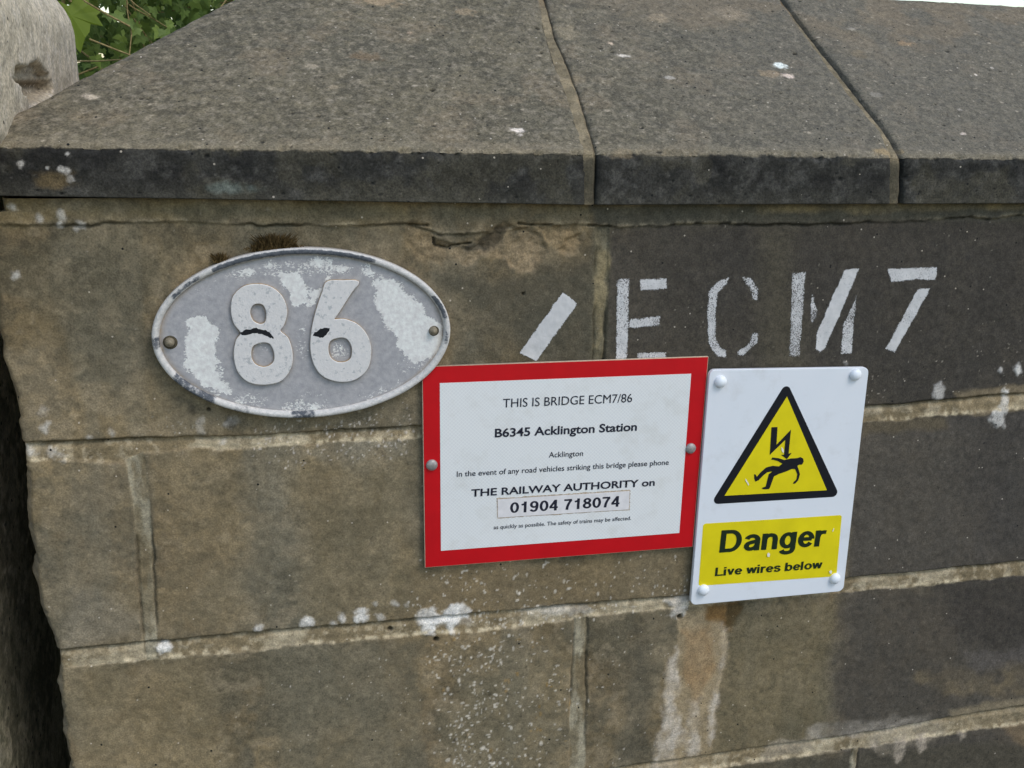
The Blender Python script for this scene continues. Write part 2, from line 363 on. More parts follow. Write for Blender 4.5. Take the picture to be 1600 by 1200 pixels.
# lime run below the danger sign, rusty at its head
lr = [(1045, 935), (1092, 930), (1136, 945), (1132, 975), (1136, 1005), (1129, 1040), (1119, 1100), (1112, 1150), (1111, 1215), (1020, 1215), (1023, 1160), (1037, 1130), (1037, 1075), (1041, 1040), (1057, 1012), (1057, 965)]
s_, m = stain(lr, S(140, 126, 96), .80, 3, 6, .015, 51, lf=.35); H[s_] += m*.0012
stain([(1064, 985), (1110, 975), (1118, 1040), (1100, 1080), (1085, 1110), (1070, 1060)], S(140, 108, 66), .6, 8, 14, .03, 52, lf=.4)
for i, pts in enumerate([[(1055, 1012), (1062, 1015), (1056, 1045), (1066, 1070), (1054, 1100), (1060, 1125), (1054, 1160), (1060, 1212), (1020, 1212), (1024, 1160), (1037, 1130), (1038, 1075), (1042, 1042)], [(1128, 975), (1136, 985), (1136, 1030), (1122, 1080), (1115, 1150), (1109, 1165), (1110, 1110), (1120, 1060), (1127, 1020)], [(1046, 1150), (1062, 1120), (1075, 1160), (1050, 1170)], [(1075, 1095), (1092, 1090), (1090, 1180), (1078, 1180)]]):
    s_, m = stain(pts, S(174, 172, 164), .66, 8, 10, .010, 53+i, lf=.75); H[s_] += m*.0008
stain([(1095, 940), (1150, 940), (1160, 950), (1140, 985), (1120, 970), (1105, 965)], S(104, 72, 26), .85, 6, 12, .02, 58)
stain([(1132, 945), (1162, 942), (1150, 975), (1136, 982)], S(66, 56, 34), .8, 5, 8, .02, 59)
# pale rubbed cement and tan bloom at the lower right
stain([(1260, 1135), (1330, 1128), (1450, 1118), (1455, 1132), (1330, 1152), (1262, 1158)], S(146, 144, 136), .62, 9, 12, .015, 61, lf=.6)
stain([(1200, 1160), (1270, 1150), (1270, 1175), (1190, 1190)], S(140, 134, 118), .6, 6, 10, .02, 62)
stain([(1350, 1150), (1470, 1128), (1475, 1150), (1380, 1180)], S(146, 139, 122), .55, 10, 12, .015, 63, lf=.5)
for i, pts in enumerate([[(1398, 1155), (1418, 1150), (1412, 1185), (1402, 1194), (1396, 1180)], [(1432, 1150), (1448, 1148), (1448, 1170), (1438, 1178)], [(1494, 1144), (1506, 1140), (1510, 1152), (1502, 1158)], [(1362, 1160), (1375, 1158), (1370, 1176)]]):
    stain(pts, S(154, 147, 134), .75, 5, 6, .008, 64+i, lf=.4)
stain([(1440, 1060), (1480, 1045), (1560, 1060), (1620, 1030), (1620, 1075), (1560, 1090), (1480, 1085)], S(104, 93, 70), .65, 12, 36, .03, 70, lf=.6)
stain([(1560, 1135), (1620, 1120), (1620, 1180), (1590, 1160)], S(116, 98, 72), .6, 10, 16, .03, 71)
stain([(1480, 1108), (1620, 1090), (1620, 1130), (1490, 1140)], S(128, 118, 92), .6, 8, 10, .03, 72)
stain([(1500, 1020), (1620, 1000), (1620, 1040), (1530, 1050)], S(84, 84, 82), .5, 16, 24, .03, 73)
stain([(1350, 660), (1480, 648), (1480, 668), (1350, 680)], S(104, 92, 62), .35, 8, 12, .03, 74)
# salt bloom: white crusty blobs along the joints
WHT = S(206, 208, 208)
blobs = [([(652, 965), (660, 953), (676, 950), (690, 960), (704, 944), (722, 942), (735, 955), (730, 966), (712, 980), (704, 990), (696, 975), (682, 978), (676, 990), (660, 986), (656, 975)], .95),
 (ell(565, 964, 11, 11), .85), (ell(478, 973, 9, 9), .85), (ell(534, 966, 4, 6), .6), (ell(520, 974, 5, 4), .5), (ell(615, 943, 6, 5), .45), (ell(588, 947, 3, 3), .5), (ell(638, 947, 3, 3), .4), (ell(403, 983, 4, 6), .6), (ell(594, 965, 8, 4), .4),
 (ell(258, 1012, 13, 8), .9), ([(1040, 940), (1068, 928), (1078, 936), (1070, 958), (1052, 968), (1042, 962), (1052, 950)], .75),
 ([(1550, 645), (1562, 640), (1568, 606), (1576, 608), (1574, 630), (1570, 645), (1568, 664), (1555, 668), (1545, 655)], .9), (ell(1465, 612, 8, 13), .75), (ell(1589, 575, 4, 9), .8), (ell(1563, 577, 3, 4), .5),
 (ell(84, 708, 9, 7), .55), (ell(45, 708, 9, 8), .55), (ell(99, 719, 5, 4), .8), (ell(72, 668, 7, 8), .45), (ell(66, 645, 5, 8), .3), (ell(173, 676, 7, 4), .35), (ell(139, 683, 4, 4), .5), (ell(315, 665, 5, 12), .35), (ell(360, 660, 12, 8), .3), (ell(345, 692, 6, 4), .6),
 (ell(98, 333, 5, 6), .75), (ell(64, 342, 4, 5), .8), (ell(21, 325, 3, 4), .8), (ell(95, 348, 4, 3), .7), (ell(127, 350, 6, 4), .75), (ell(120, 358, 4, 3), .5), (ell(25, 430, 3, 4), .8), (ell(418, 325, 3, 3), .6), (ell(700, 970, 40, 10), .25), (ell(870, 955, 60, 8), .3), (ell(1320, 628, 3, 3), .5), (ell(1321, 566, 3, 3), .6)]
for i, (pts, k) in enumerate(blobs):
    s_, m = stain(pts, WHT, k*.95, 4.5, 8, .007, 80+i, lf=.4)
    H[s_] += m*(.0012+.0022*(fbm(X[s_], Zg[s_], .006, 3, 300)-.3))
# lichen: pale, dark and orange flecks splashed on the stones
def fleck(x, zz, r, tone, k=.85, hh=.0004):
    i0, i1 = np.searchsorted(Z, [zz-2*r, zz+2*r]); j0, j1 = np.searchsorted(U+XL0, [x-2*r, x+2*r]); s_ = (slice(i0, i1+1), slice(j0, j1+1))
    if i1-i0 < 1 or j1-j0 < 1: return
    a = rng.uniform(.6, 1.6); d = np.hypot((X[s_]-x)*a, (Zg[s_]-zz)/a)/r + (n4[s_]-.5)*1.2
    m = sst(1.15, .55, d)*k; col[s_] = mixc(col[s_], m, tone); H[s_] += m*hh
def inpoly_pts(n, poly):
    P = np.array([W2(*p) for p in poly]); o = []
    while len(o) < n:
        a = rng.uniform(P.min(0), P.max(0)); 
        if sdpoly(np.array([a[0]]), np.array([a[1]]), P)[0] < 0: o.append(a)
    return o
LW = S(182, 182, 172)
def clusters(ncl, per, poly, tone, rmin, rmax, spread=.012, k=.8):
    for c in inpoly_pts(ncl, poly):
        for q in range(rng.integers(1, per+1)):
            p = c+rng.normal(0, spread, 2); fleck(p[0], p[1], rng.uniform(rmin, rmax)*rng.uniform(.6, 1), tone, k*rng.uniform(.55, 1))
A1 = [(665, 1000), (890, 985), (885, 1210), (700, 1210)]; A2 = [(650, 890), (1080, 870), (1075, 935), (640, 960)]
clusters(70, 7, A1, LW, .0010, .0027); clusters(70, 4, A2, LW, .0009, .0022, .010)
clusters(44, 5, [(665, 1000), (760, 990), (800, 1210), (700, 1210)], LW, .0012, .0030, .008)
clusters(40, 3, [(700, 960), (1000, 940), (1000, 960), (700, 990)], LW, .001, .0025, .006)
clusters(26, 2, [(930, 990), (1030, 980), (1020, 1200), (930, 1200)], LW, .0008, .0014)
clusters(60, 3, A1, S(54, 48, 38), .0011, .0024, .010, .6); clusters(40, 2, [(430, 1010), (660, 1000), (660, 1200), (430, 1200)], S(54, 50, 40), .0010, .0022, .012, .5)
clusters(60, 5, [(440, 655), (650, 640), (650, 700), (520, 730), (400, 720), (380, 690)], S(176, 178, 170), .0006, .0020, .006, .7); clusters(40, 3, [(230, 640), (420, 650), (640, 645), (640, 668), (240, 690)], S(150, 152, 142), .0006, .0016, .006, .6)
clusters(22, 2, A1, S(150, 112, 34), .0018, .0035, .005, .45); clusters(30, 2, [(250, 1040), (660, 1000), (660, 1200), (250, 1200)], LW, .0006, .0012)
clusters(60, 2, [(950, 352), (1600, 345), (1600, 610), (1360, 640), (1360, 570), (950, 560)], S(132, 132, 122), .0005, .0011, .012, .7)
clusters(30, 2, [(20, 360), (640, 352), (640, 380), (240, 500), (30, 680)], S(150, 146, 132), .0006, .0013, .012, .6)
clusters(40, 2, [(250, 720), (650, 690), (650, 960), (260, 990)], S(148, 142, 124), .0005, .0010, .02, .6)
clusters(22, 3, [(1350, 570), (1600, 540), (1600, 620), (1350, 640)], S(160, 158, 148), .0006, .0014, .01, .7)
clusters(20, 2, [(660, 440), (920, 420), (900, 560), (720, 555)], S(130, 126, 110), .0005, .0010, .02, .6)
clusters(36, 2, [(90, 700), (640, 670), (640, 690), (90, 720)], S(160, 152, 128), .0007, .0016, .004, .6)
clusters(30, 3, [(100, 1020), (640, 975), (640, 992), (100, 1040)], S(158, 150, 124), .0007, .0018, .004, .6)
clusters(520, 2, [(30, 360), (650, 350), (900, 560), (1310, 930), (1300, 1150), (1000, 1205), (110, 1205)], S(44, 40, 32), .0005, .0010, .02, .7)
clusters(260, 2, [(30, 360), (650, 350), (900, 560), (1310, 930), (1300, 1150), (1000, 1205), (110, 1205)], S(150, 140, 114), .0005, .0010, .02, .6)
clusters(200, 2, [(940, 352), (1600, 340), (1600, 1200), (1330, 1200), (1340, 640)], S(34, 33, 30), .0006, .0011, .02, .7)
# bored holes
for (a, b, r, dp) in [(1062, 963, 5.5, .010), (681, 999, 5, .008), (610, 985, 5, .004), (818, 459, 3, .003), (326, 640, 3.5, .003)]:
    x0, z0 = W2(a, b); d = np.hypot(X-x0, Zg-z0); m = sst(r*PX*1.15, r*PX*.6, d); H -= m*dp; col = mixc(col, m*.8, S(34, 30, 24))
col = mixc(col, np.clip(crack, 0, 1)*.74, S(30, 28, 23)); col = mixc(col, mlow*.75*(1-dark)*sst(.35, .6, n4), S(176, 168, 138))
col = col*(.80+.4*n4[..., None])*(.86+.28*fbm(X, Zg, .0032, 2, 113)[..., None])
# ---- rounded / spalled left arris
inn = xinner(Zg)+(fbm(X, Zg, .012, 3, 140)-.5)*.006; cut = np.clip(inn-X, 0, None)
H -= cut*1.15
H -= .004*np.exp(-(X-xleft(Zg))/.003)
col = mixc(col, sst(0, .003, cut)*.45, S(112, 110, 98))
# ---- wrap: back, end face, front
Y = -H
ends = [.62, .5, .4, .3, .2, .14, .1, .07, .05, .035, .025, .017, .011, .007, .0035]
cols_ = [np.stack([np.full(Z.shape, 4.05), np.full(Z.shape, .62), Z], -1)]
for yy in ends:
    base = XL0 + (xleft(Z)-XL0)*math.exp(-yy/.05) + (fbm(Z*0+yy, Z, .03, 4, 150)-.5)*.008*min(1, yy/.03)
    cols_.append(np.stack([base, np.full(Z.shape, yy)+np.clip(Y[:, 0], 0, None)*math.exp(-yy/.02), Z], -1))
Pw = np.concatenate([np.stack(cols_, 1), np.stack([X, Y, Zg], -1), np.stack([np.full(Z.shape, 4.05), np.full(Z.shape, .62), Z], -1)[:, None]], 1)
nE = len(cols_); ecol = np.ones((len(Z), nE, 3))*S(88, 84, 70)
ecol *= (.7+.6*fbm(np.linspace(0, .6, nE)[None, :]+Z[:, None]*0, Z[:, None]+np.zeros((1, nE)), .03, 4, 160))[..., None]
Cw = np.concatenate([ecol, col, col[:, -1:]], 1)
link('masonry', grid_mesh(Pw, Cw, name='masonry'), MAT['masonry'], wall)

# ---- stencilled paint: sprayed letters lie on the stone
def paint_mat():
    m = NT('stencil_paint', .9, .1)
    a = m.attr('cover').outputs['Fac']
    g = m.math('ADD', m.math('MULTIPLY', m.noise(860, 2, .6), .8), m.math('MULTIPLY', m.noise(240, 3, .6), .2))
    k = m.n('ShaderNodeMapRange', interpolation_type='SMOOTHSTEP')
    s = m.math('ADD', g, m.math('SUBTRACT', a, 1.0))
    m.l(s, k.inputs['Value']); k.inputs['From Min'].default_value = .03; k.inputs['From Max'].default_value = .24
    m.l(k.outputs[0], m.b.inputs['Alpha'])
    m.base(m.mix(m.noise(90, 3), S(156, 165, 169, 1, 1), S(188, 196, 200, 1, 1))); m.bump(g, .0005, .6)
    return m.m
MAT['paint'] = paint_mat()
def painted(name, polys, label=None, streak=0):
    P = [np.array([W2(*p) for p in pts]) for pts, k in polys]; A = np.concatenate(P)
    i0, i1 = np.searchsorted(Z, [A[:, 1].min()-.008, A[:, 1].max()+.008]); j0, j1 = np.searchsorted(U+XL0, [A[:, 0].min()-.008, A[:, 0].max()+.008])
    s_ = (slice(i0, i1), slice(j0, j1)); x, zz = X[s_], Zg[s_]; cov = np.zeros(x.shape)
    for p, (pts, k) in zip(P, polys):
        d = sdpoly(x, zz, p)+(fbm(x, zz, .006, 3, 400)-.5)*.0022
        cov = np.maximum(cov, sst(.0036, -.0026, d)*k*.985)
    cov *= .82+.36*fbm(x, zz, .025, 3, 410)
    c4 = np.maximum(np.maximum(cov[:-1, :-1], cov[1:, :-1]), np.maximum(cov[:-1, 1:], cov[1:, 1:]))
    o = link(name, grid_mesh(np.stack([x, Y[s_]-.0006, zz], -1), keep=c4 > .15, extra={'cover': cov}), MAT['paint'], wall)
    if label: o['label'] = label
painted('painted_stroke', [([(879, 456), (902, 474), (838, 565), (812, 551)], 1.0)], 'solid white slanting paint stroke')
painted('painted_letter', [([(962, 435), (984, 434), (980, 562), (961, 562)], .73), ([(999, 435), (1042, 434), (1042, 452), (999, 455)], .76), ([(983, 498), (1032, 492), (1032, 509), (982, 513)], .76), ([(994, 550), (1041, 549), (1042, 566), (995, 568)], .77)], 'stencilled letter E')
painted('painted_letter', [([(1141, 430), (1120, 438), (1106, 455), (1103, 490), (1105, 535), (1112, 548), (1122, 558), (1134, 558), (1135, 547), (1125, 541), (1119, 525), (1119, 480), (1122, 457), (1136, 443)], .73), ([(1157, 430), (1172, 432), (1185, 450), (1183, 470), (1174, 468), (1170, 450), (1159, 437)], .68), ([(1174, 519), (1185, 519), (1184, 535), (1160, 557), (1150, 556), (1152, 548), (1169, 535)], .74)], 'stencilled letter C')
painted('painted_letter', [([(1236, 425), (1260, 424), (1250, 558), (1231, 558)], .66), ([(1269, 456), (1279, 486), (1275, 497), (1266, 511), (1264, 478)], .68), ([(1319, 421), (1344, 418), (1288, 546), (1280, 551), (1273, 545), (1275, 520)], .84), ([(1339, 456), (1331, 553), (1311, 554), (1316, 506)], .68)], 'stencilled letter M')
painted('painted_digit', [([(1385, 419), (1464, 416), (1462, 439), (1430, 437), (1391, 441)], .80), ([(1433, 450), (1452, 450), (1449, 459), (1398, 551), (1382, 545)], .82)], 'stencilled figure 7')

# ================================================================== COPING STONES
OV = .015; SLP = math.radians(31); RUN = .33
A_ = W(800, 239, OV); ZA = A_[2]; ZB = W(800, 319, OV)[2]       # arris and bottom of the coping's front face
cs, sn = math.cos(SLP), math.sin(SLP); SLEN = RUN/cs; WID = 2*RUN # whole width of the coping
def slope_pt(px, py):
    d = ray(px, py); n = np.array([0, -sn, cs]); t = n@(np.array([0, -OV, ZA])-CAM)/(n@d); p = CAM+t*d; return p[0], (p[1]+OV)/cs   # x, s
def fas_x(px, py): return W(px, py, OV)[0]
def edge(fpx, spts):
    a = sorted([(s, x) for x, s in [slope_pt(*p) for p in spts]]); ss = [v[0] for v in a]; xs = [v[1] for v in a]
    x0 = fas_x(*fpx)
    sl_ = (xs[-1]-xs[0])/(ss[-1]-ss[0]); ss = [-.05, 0.0]+ss[1:]+[SLEN]; xs = [x0, xs[0]]+xs[1:]+[xs[-1]+sl_*(SLEN-ss[-2])]
    return lambda s: np.interp(s, ss, xs)
e1r = edge((915, 290), [(914, 238), (903, 200), (888, 150), (868, 100), (853, 50), (843, 5)])
e2l = edge((933, 290), [(934, 240), (922, 200), (907, 150), (888, 100), (868, 55), (855, 5)])
e2r = edge((1395, 290), [(1394, 243), (1378, 205), (1335, 155), (1300, 110), (1265, 63), (1222, 3)])
e3l = edge((1416, 290), [(1416, 246), (1397, 215), (1353, 157), (1314, 108), (1274, 60), (1230, 3)])
hx0, hs0 = slope_pt(118, 130); hx1, hs1 = slope_pt(365, 0)
hk = (hx1-hx0)/((hs1-hs0)*cs); 
XC = hx0-hk*hs0*cs                                              # where the hip meets the arris
HK = hk
def hip(s): return np.where(s > 0, XC+HK*s*cs, XC) - .006*np.exp(-np.abs(s)/.02)
FH = ZA-ZB
# levels of the profile: p < 0 down the front face, p > 0 up the slope
_a0, _a1, _b0, _b1 = W(0, 228, OV), W(1590, 247, OV), W(0, 306, OV), W(920, 320, OV)
def dza(x): return (_a0[2]-ZA)+(x-_a0[0])/(_a1[0]-_a0[0])*(_a1[2]-_a0[2])       # the arris is not quite level
def dzb(x): return np.interp(x, [_b0[0]-.1, _b0[0], _b1[0], 2], [_b0[2]-ZB, _b0[2]-ZB, _b1[2]-ZB, _b1[2]-ZB-.001])
pf = np.arange(-FH, 0, .0013); ps = np.arange(0, SLEN, .0014)
ps = np.append(ps, SLEN)
def profile(p, x):
    y = np.where(p < 0, -OV, -OV+p*cs); q = np.clip(-p/FH, 0, 1); zz = np.where(p < 0, ZA+p, ZA+p*sn)+dza(x)*(1-q)+dzb(x)*q
    r = .004                                                    # softened arris
    b = np.exp(-(p/r)**2)*.0016
    return y+b*.7, zz-b*.6
def coping_colour(x, p, seed):
    n1 = fbm(x, p, .10, 5, 501); n2 = fbm(x, p, .030, 5, 503, .6); n3 = fbm(x, p, .010, 4, 505, .6); n5 = fbm(x, p, .05, 4, 507)
    n6 = fbm(x, p, .0045, 3, 509)
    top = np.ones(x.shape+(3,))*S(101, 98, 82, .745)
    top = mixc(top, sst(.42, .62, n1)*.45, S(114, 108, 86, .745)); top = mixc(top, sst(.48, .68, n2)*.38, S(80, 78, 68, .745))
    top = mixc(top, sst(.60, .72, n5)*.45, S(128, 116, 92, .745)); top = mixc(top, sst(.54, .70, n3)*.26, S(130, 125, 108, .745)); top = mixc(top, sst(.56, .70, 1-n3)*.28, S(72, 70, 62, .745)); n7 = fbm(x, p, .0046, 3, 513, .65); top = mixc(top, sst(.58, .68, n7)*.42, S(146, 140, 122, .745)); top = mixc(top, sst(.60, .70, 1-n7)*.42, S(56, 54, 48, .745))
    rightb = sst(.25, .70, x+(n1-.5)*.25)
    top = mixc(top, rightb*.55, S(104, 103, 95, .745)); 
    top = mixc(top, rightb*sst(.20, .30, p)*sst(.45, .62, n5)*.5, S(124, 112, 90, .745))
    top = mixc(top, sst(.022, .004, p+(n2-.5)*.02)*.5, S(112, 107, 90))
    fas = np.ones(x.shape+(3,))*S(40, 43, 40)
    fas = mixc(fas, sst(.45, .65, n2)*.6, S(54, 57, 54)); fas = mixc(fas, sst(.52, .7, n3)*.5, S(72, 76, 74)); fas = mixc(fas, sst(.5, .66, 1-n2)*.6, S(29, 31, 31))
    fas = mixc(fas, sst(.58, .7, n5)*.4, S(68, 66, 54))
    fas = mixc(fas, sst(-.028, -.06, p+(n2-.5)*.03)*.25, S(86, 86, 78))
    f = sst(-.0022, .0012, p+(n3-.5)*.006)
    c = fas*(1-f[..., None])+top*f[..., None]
    c = c*(.82+.36*n6[..., None])*(.84+.32*fbm(x, p, .0028, 2, 511)[..., None])
    return c
def cfleck(c, h, x, p, px, py, r, tone, k=.9, pit=0, asp=1.0):
    """one lichen disc or pit at a traced spot on the slope"""
    sx, s_ = slope_pt(px, py); d = np.hypot((x-sx)/asp, p-s_)/r+(fbm(x, p, .006, 3, int(px))-.5)*1.3
    m = sst(1.1, .5, d)*k; h -= m*pit
    return mixc(c, m, tone)
spots = [(812, 205, .0075, (205, 200, 190), .9, 1.2), (1217, 102, .008, (225, 222, 215), .95, 1.5), (1232, 117, .007, (205, 190, 176), .7, 1.3), (1205, 115, .010, (140, 124, 98), .6, 2), (140, 155, .006, (168, 160, 142), .75, 1.5), (955, 67, .005, (196, 178, 152), .8, 1), (1030, 28, .012, (140, 128, 104), .6, 1.3), (1140, 22, .02, (132, 122, 102), .5, 1.4), (975, 87, .004, (190, 188, 178), .8, 2), (590, 0, .02, (150, 130, 98), .6, 1.6), (725, 20, .012, (140, 124, 96), .5, 1.2), (1415, 66, .008, (140, 116, 84), .6, 1.6), (1368, 148, .007, (130, 128, 118), .6, 1.4), (1045, 122, .004, (165, 165, 158), .6, 1.8), (1330, 45, .005, (150, 148, 136), .5, 1.5), (640, 52, .004, (150, 130, 108), .6, 1), (575, 90, .012, (118, 98, 72), .5, 1.6), (490, 105, .006, (150, 142, 122), .6, 2), (523, 140, .006, (146, 136, 112), .5, 1.2), (1195, 115, .008, (120, 108, 84), .5, 1.3), (900, 125, .012, (132, 120, 94), .5, .7), (885, 50, .02, (130, 122, 98), .5, .8), (1340, 85, .012, (112, 100, 76), .4, 1.4), (1390, 236, .010, (140, 122, 84), .7, 2.0), (975, 240, .008, (126, 112, 84), .4, 2.4), (1500, 170, .004, (150, 148, 140), .6, 1), (1525, 115, .003, (205, 200, 190), .8, 1), (1550, 105, .003, (180, 178, 170), .6, 1), (1505, 207, .003, (180, 170, 160), .7, 1.3)]
pits = [(125, 187, .0020), (221, 157, .0026), (232, 158, .0022), (205, 100, .0024), (497, 184, .0022), (675, 142, .0026), (840, 44, .003), (846, 82, .003), (918, 165, .0028), (957, 81, .003), (1242, 83, .003), (838, 142, .002), (505, 15, .002), (1375, 185, .003), (747, 210, .002), (598, 222, .0022), (615, 223, .002), (1462, 162, .0022)]
def coping_stone(xl, xr, seed, hipped=False, step=.0013, nearfine=True):
    zz = ZA-.03
    pl = np.concatenate([[-FH-.010, -FH-.002], pf, ps]) if nearfine else np.concatenate([[-FH-.002], np.linspace(-FH, 0, 9), np.linspace(.01, SLEN, 40)])
    xa, xb = xl(np.array([0.]))[0], xr(np.array([0.]))[0]
    t = np.linspace(0, 1, max(8, int((xb-xa)/step)))
    p = pl[:, None]+0*t[None, :]
    x = xl(pl)[:, None]*(1-t[None, :])+xr(pl)[:, None]*t[None, :]
    if not hipped or True:                                      # worn edges at the joints
        pass
    pc = np.clip(p, -FH, None)
    y, z = profile(pc, x)
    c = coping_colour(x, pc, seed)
    h = (fbm(x, pc, .12, 5, 521)-.5)*.004+(fbm(x, pc, .012, 4, 523)-.5)*.0022
    er = sst(.55, .75, fbm(x, pc*0, .02, 4, 525))*np.exp(-(pc/.005)**2)*.0022; h -= er; h -= np.exp(-(pc/.006)**2)*.0035*sst(.60, .72, fbm(x, pc*.6, .011, 3, 527))
    if nearfine:
        for (a, b, r, tn, k, asp) in spots: c = cfleck(c, h, x, pc, a, b, r, S(*tn, .95), k, 0, asp)
        for (a, b, r) in pits: c = cfleck(c, h, x, pc, a, b, r*.75, (.012, .012, .01), .9, .0025, 1.4)
        n = int((xb-xa)*1100); g = np.random.default_rng(seed)
        for q in range(n):                                      # scattered small flecks and pits
            fx = g.uniform(xa, xb); fp = g.uniform(-FH, SLEN*.95); r = g.uniform(.0006, .0014)*(1+.9*(g.random() < .12)); kind = g.random()
            j0 = np.searchsorted(pl, [fp-2.5*r, fp+2.5*r]); xr0 = x[min(j0[0], len(pl)-1)]; i0 = np.searchsorted(xr0, [fx-2.5*r, fx+2.5*r])
            s_ = (slice(j0[0], j0[1]+1), slice(i0[0], i0[1]+1))
            if j0[1]-j0[0] < 1 or i0[1]-i0[0] < 1: continue
            m = sst(1.2, .5, np.hypot((x[s_]-fx)*g.uniform(.5, 1), pc[s_]-fp)/r)
            if kind < .62: c[s_] = mixc(c[s_], m*g.uniform(.2, .65)*(1 if fp > 0 else .45), S(160, 153, 134) if fp > 0 else S(104, 108, 104))
            else: c[s_] = mixc(c[s_], m*.8, np.array((.014, .014, .013))); h[s_] -= m*.0012
        for (a, b, r) in [(33, 265, .004), (95, 272, .0035), (105, 276, .004), (110, 290, .004), (105, 246, .002), (75, 270, .002)]:
            fx, fz = W2(a, b, OV); m = sst(1.2, .5, np.hypot(x-fx, pc-(fz-ZA))/r+(fbm(x, pc, .004, 2, 77)-.5))*.7; c = mixc(c, m, S(168, 176, 174))
        fx, fz = W2(90, 292, OV); m = sst(1.1, .2, np.hypot((x-fx)/1.6, pc-(fz-ZA))/.014+(fbm(x, pc, .008, 3, 78)-.5))*.75; c = mixc(c, m, S(96, 82, 54))
        fx, fz = W2(362, 302, OV); m = sst(1.1, .2, np.hypot((x-fx)/3.5, pc-(fz-ZA))/.008+(fbm(x, pc, .008, 3, 79)-.5))*.5; c = mixc(c, m, S(100, 122, 118))
    ed = np.minimum(x-x[:, :1], x[:, -1:]-x); 
    rnd = np.exp(-ed/.003)*.0025*(.5+fbm(x, pc, .01, 2, 531)); 
    if hipped: rnd = rnd*sst(.2, .3, t[None, :])+.003*np.exp(-(x-x[:, :1])/.006)
    h = h-rnd
    nrm_s = sst(-.002, .002, pc); ny = -(1-nrm_s)-nrm_s*sn; nz = nrm_s*cs
    P = np.stack([x, y+ny*h, z+nz*h], -1)
    P[0, :, 1] += .035; P[0, :, 2] = ZB-.0005+dzb(x[0]); 
    if nearfine: P[1, :, 1] += .004; P[1, :, 2] = ZB-.0005+dzb(x[0])
    MID = -OV+RUN                                               # mirror for the back slope
    bk = P[:, ::24][:, ::-1].copy() if nearfine else P[:, ::-1].copy(); bc = c[:, ::24][:, ::-1] if nearfine else c[:, ::-1]
    bk[..., 1] = 2*MID-bk[..., 1]
    front, fc = P[:, ::-1], c[:, ::-1]                          # from the right edge to the left edge, then round the back
    parts, pcs = [front], [fc]
    if hipped:
        f0, b0 = front[:, -1], bk[:, -1]; tt = np.linspace(0, 1, 26)[1:-1]
        parts.append(f0[:, None]*(1-tt[None, :, None])+bk[:, -1][:, None]*tt[None, :, None]); pcs.append(np.repeat(fc[:, -1:], 24, 1))
    bk = bk[:, ::-1]; bc = bc[:, ::-1]
    parts.append(bk); pcs.append(bc)
    parts.append(P[:, -1:]); pcs.append(c[:, -1:])
    return grid_mesh(np.concatenate(parts, 1), np.concatenate(pcs, 1), flip=True)
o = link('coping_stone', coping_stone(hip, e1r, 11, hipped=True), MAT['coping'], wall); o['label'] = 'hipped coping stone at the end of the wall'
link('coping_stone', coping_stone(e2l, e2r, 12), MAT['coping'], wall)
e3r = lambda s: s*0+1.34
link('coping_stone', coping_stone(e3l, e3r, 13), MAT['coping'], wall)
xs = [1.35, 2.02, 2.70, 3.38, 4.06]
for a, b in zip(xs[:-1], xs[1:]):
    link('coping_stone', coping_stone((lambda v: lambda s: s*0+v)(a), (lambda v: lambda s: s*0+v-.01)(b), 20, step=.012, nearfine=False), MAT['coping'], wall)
def joint(xl, xr, rec, gap, seed):
    pl = np.concatenate([pf, ps]); t = np.linspace(0, 1, 22)
    a = xl(pl)[:, None]-.002; b = xr(pl)[:, None]-gap; x = a*(1-t)+b*t; p = pl[:, None]+0*x
    y, z = profile(p, x); h = -rec+(fbm(x, p, .012, 4, 541+seed)-.5)*.003 - sst(.75, 1, t[None, :])*.003*(gap > 0.001)
    nrm_s = sst(-.002, .002, p); ny = -(1-nrm_s)-nrm_s*sn; nz = nrm_s*cs
    n2 = fbm(x, p, .02, 4, 543+seed); n3 = fbm(x, p, .006, 3, 545)
    c = np.ones(x.shape+(3,))*S(104, 96, 74); c = mixc(c, sst(.45, .6, n2)*.8, S(124, 114, 88)); c = mixc(c, sst(.55, .7, n3)*.6, S(78, 70, 54))
    c = mixc(c, sst(0, -.01, p)*.8*sst(-.062, -.045, p), S(58, 57, 50)); c = mixc(c, sst(.30, .36, p)*.5, S(90, 64, 34))
    P = np.stack([x, y+ny*h, z+nz*h], -1)
    o = link('mortar_joint', grid_mesh(P, c), MAT['masonry'], wall)
joint(e1r, e2l, .0016, .0012, 1)
joint(e2r, e3l, .0030, .0035, 2)

# ================================================================== shape helpers for plates and signs (all on planes parallel to the wall)
def poly_curve(loops, y, ext, bevel=0.0, res=1):
    """filled flat shape with holes, front face at plane y-ext, loops in wall (x, z)"""
    cu = bpy.data.curves.new('outline', 'CURVE'); cu.dimensions = '2D'; cu.fill_mode = 'BOTH'; cu.extrude = max(ext/2-bevel, 0); cu.bevel_depth = bevel; cu.bevel_resolution = 2
    for L in loops:
        s = cu.splines.new('POLY'); s.points.add(len(L)-1); s.use_cyclic_u = True
        for i, (a, b) in enumerate(L): s.points[i].co = (a, b, 0, 1)
    return curve_mesh(cu, y, ext)
def curve_mesh(cu, y, ext):
    ob = bpy.data.objects.new('outline', cu); C.objects.link(ob); dg = bpy.context.evaluated_depsgraph_get(); dg.update()
    me = bpy.data.meshes.new_from_object(ob.evaluated_get(dg)); bpy.data.objects.remove(ob); bpy.data.curves.remove(cu)
    n = len(me.vertices); v = np.empty(n*3, np.float32); me.vertices.foreach_get('co', v); v = v.reshape(-1, 3)
    o = np.stack([v[:, 0], y-ext/2-v[:, 2], v[:, 1]], -1)
    me.vertices.foreach_set('co', o.astype(np.float32).ravel()); me.update(); return me
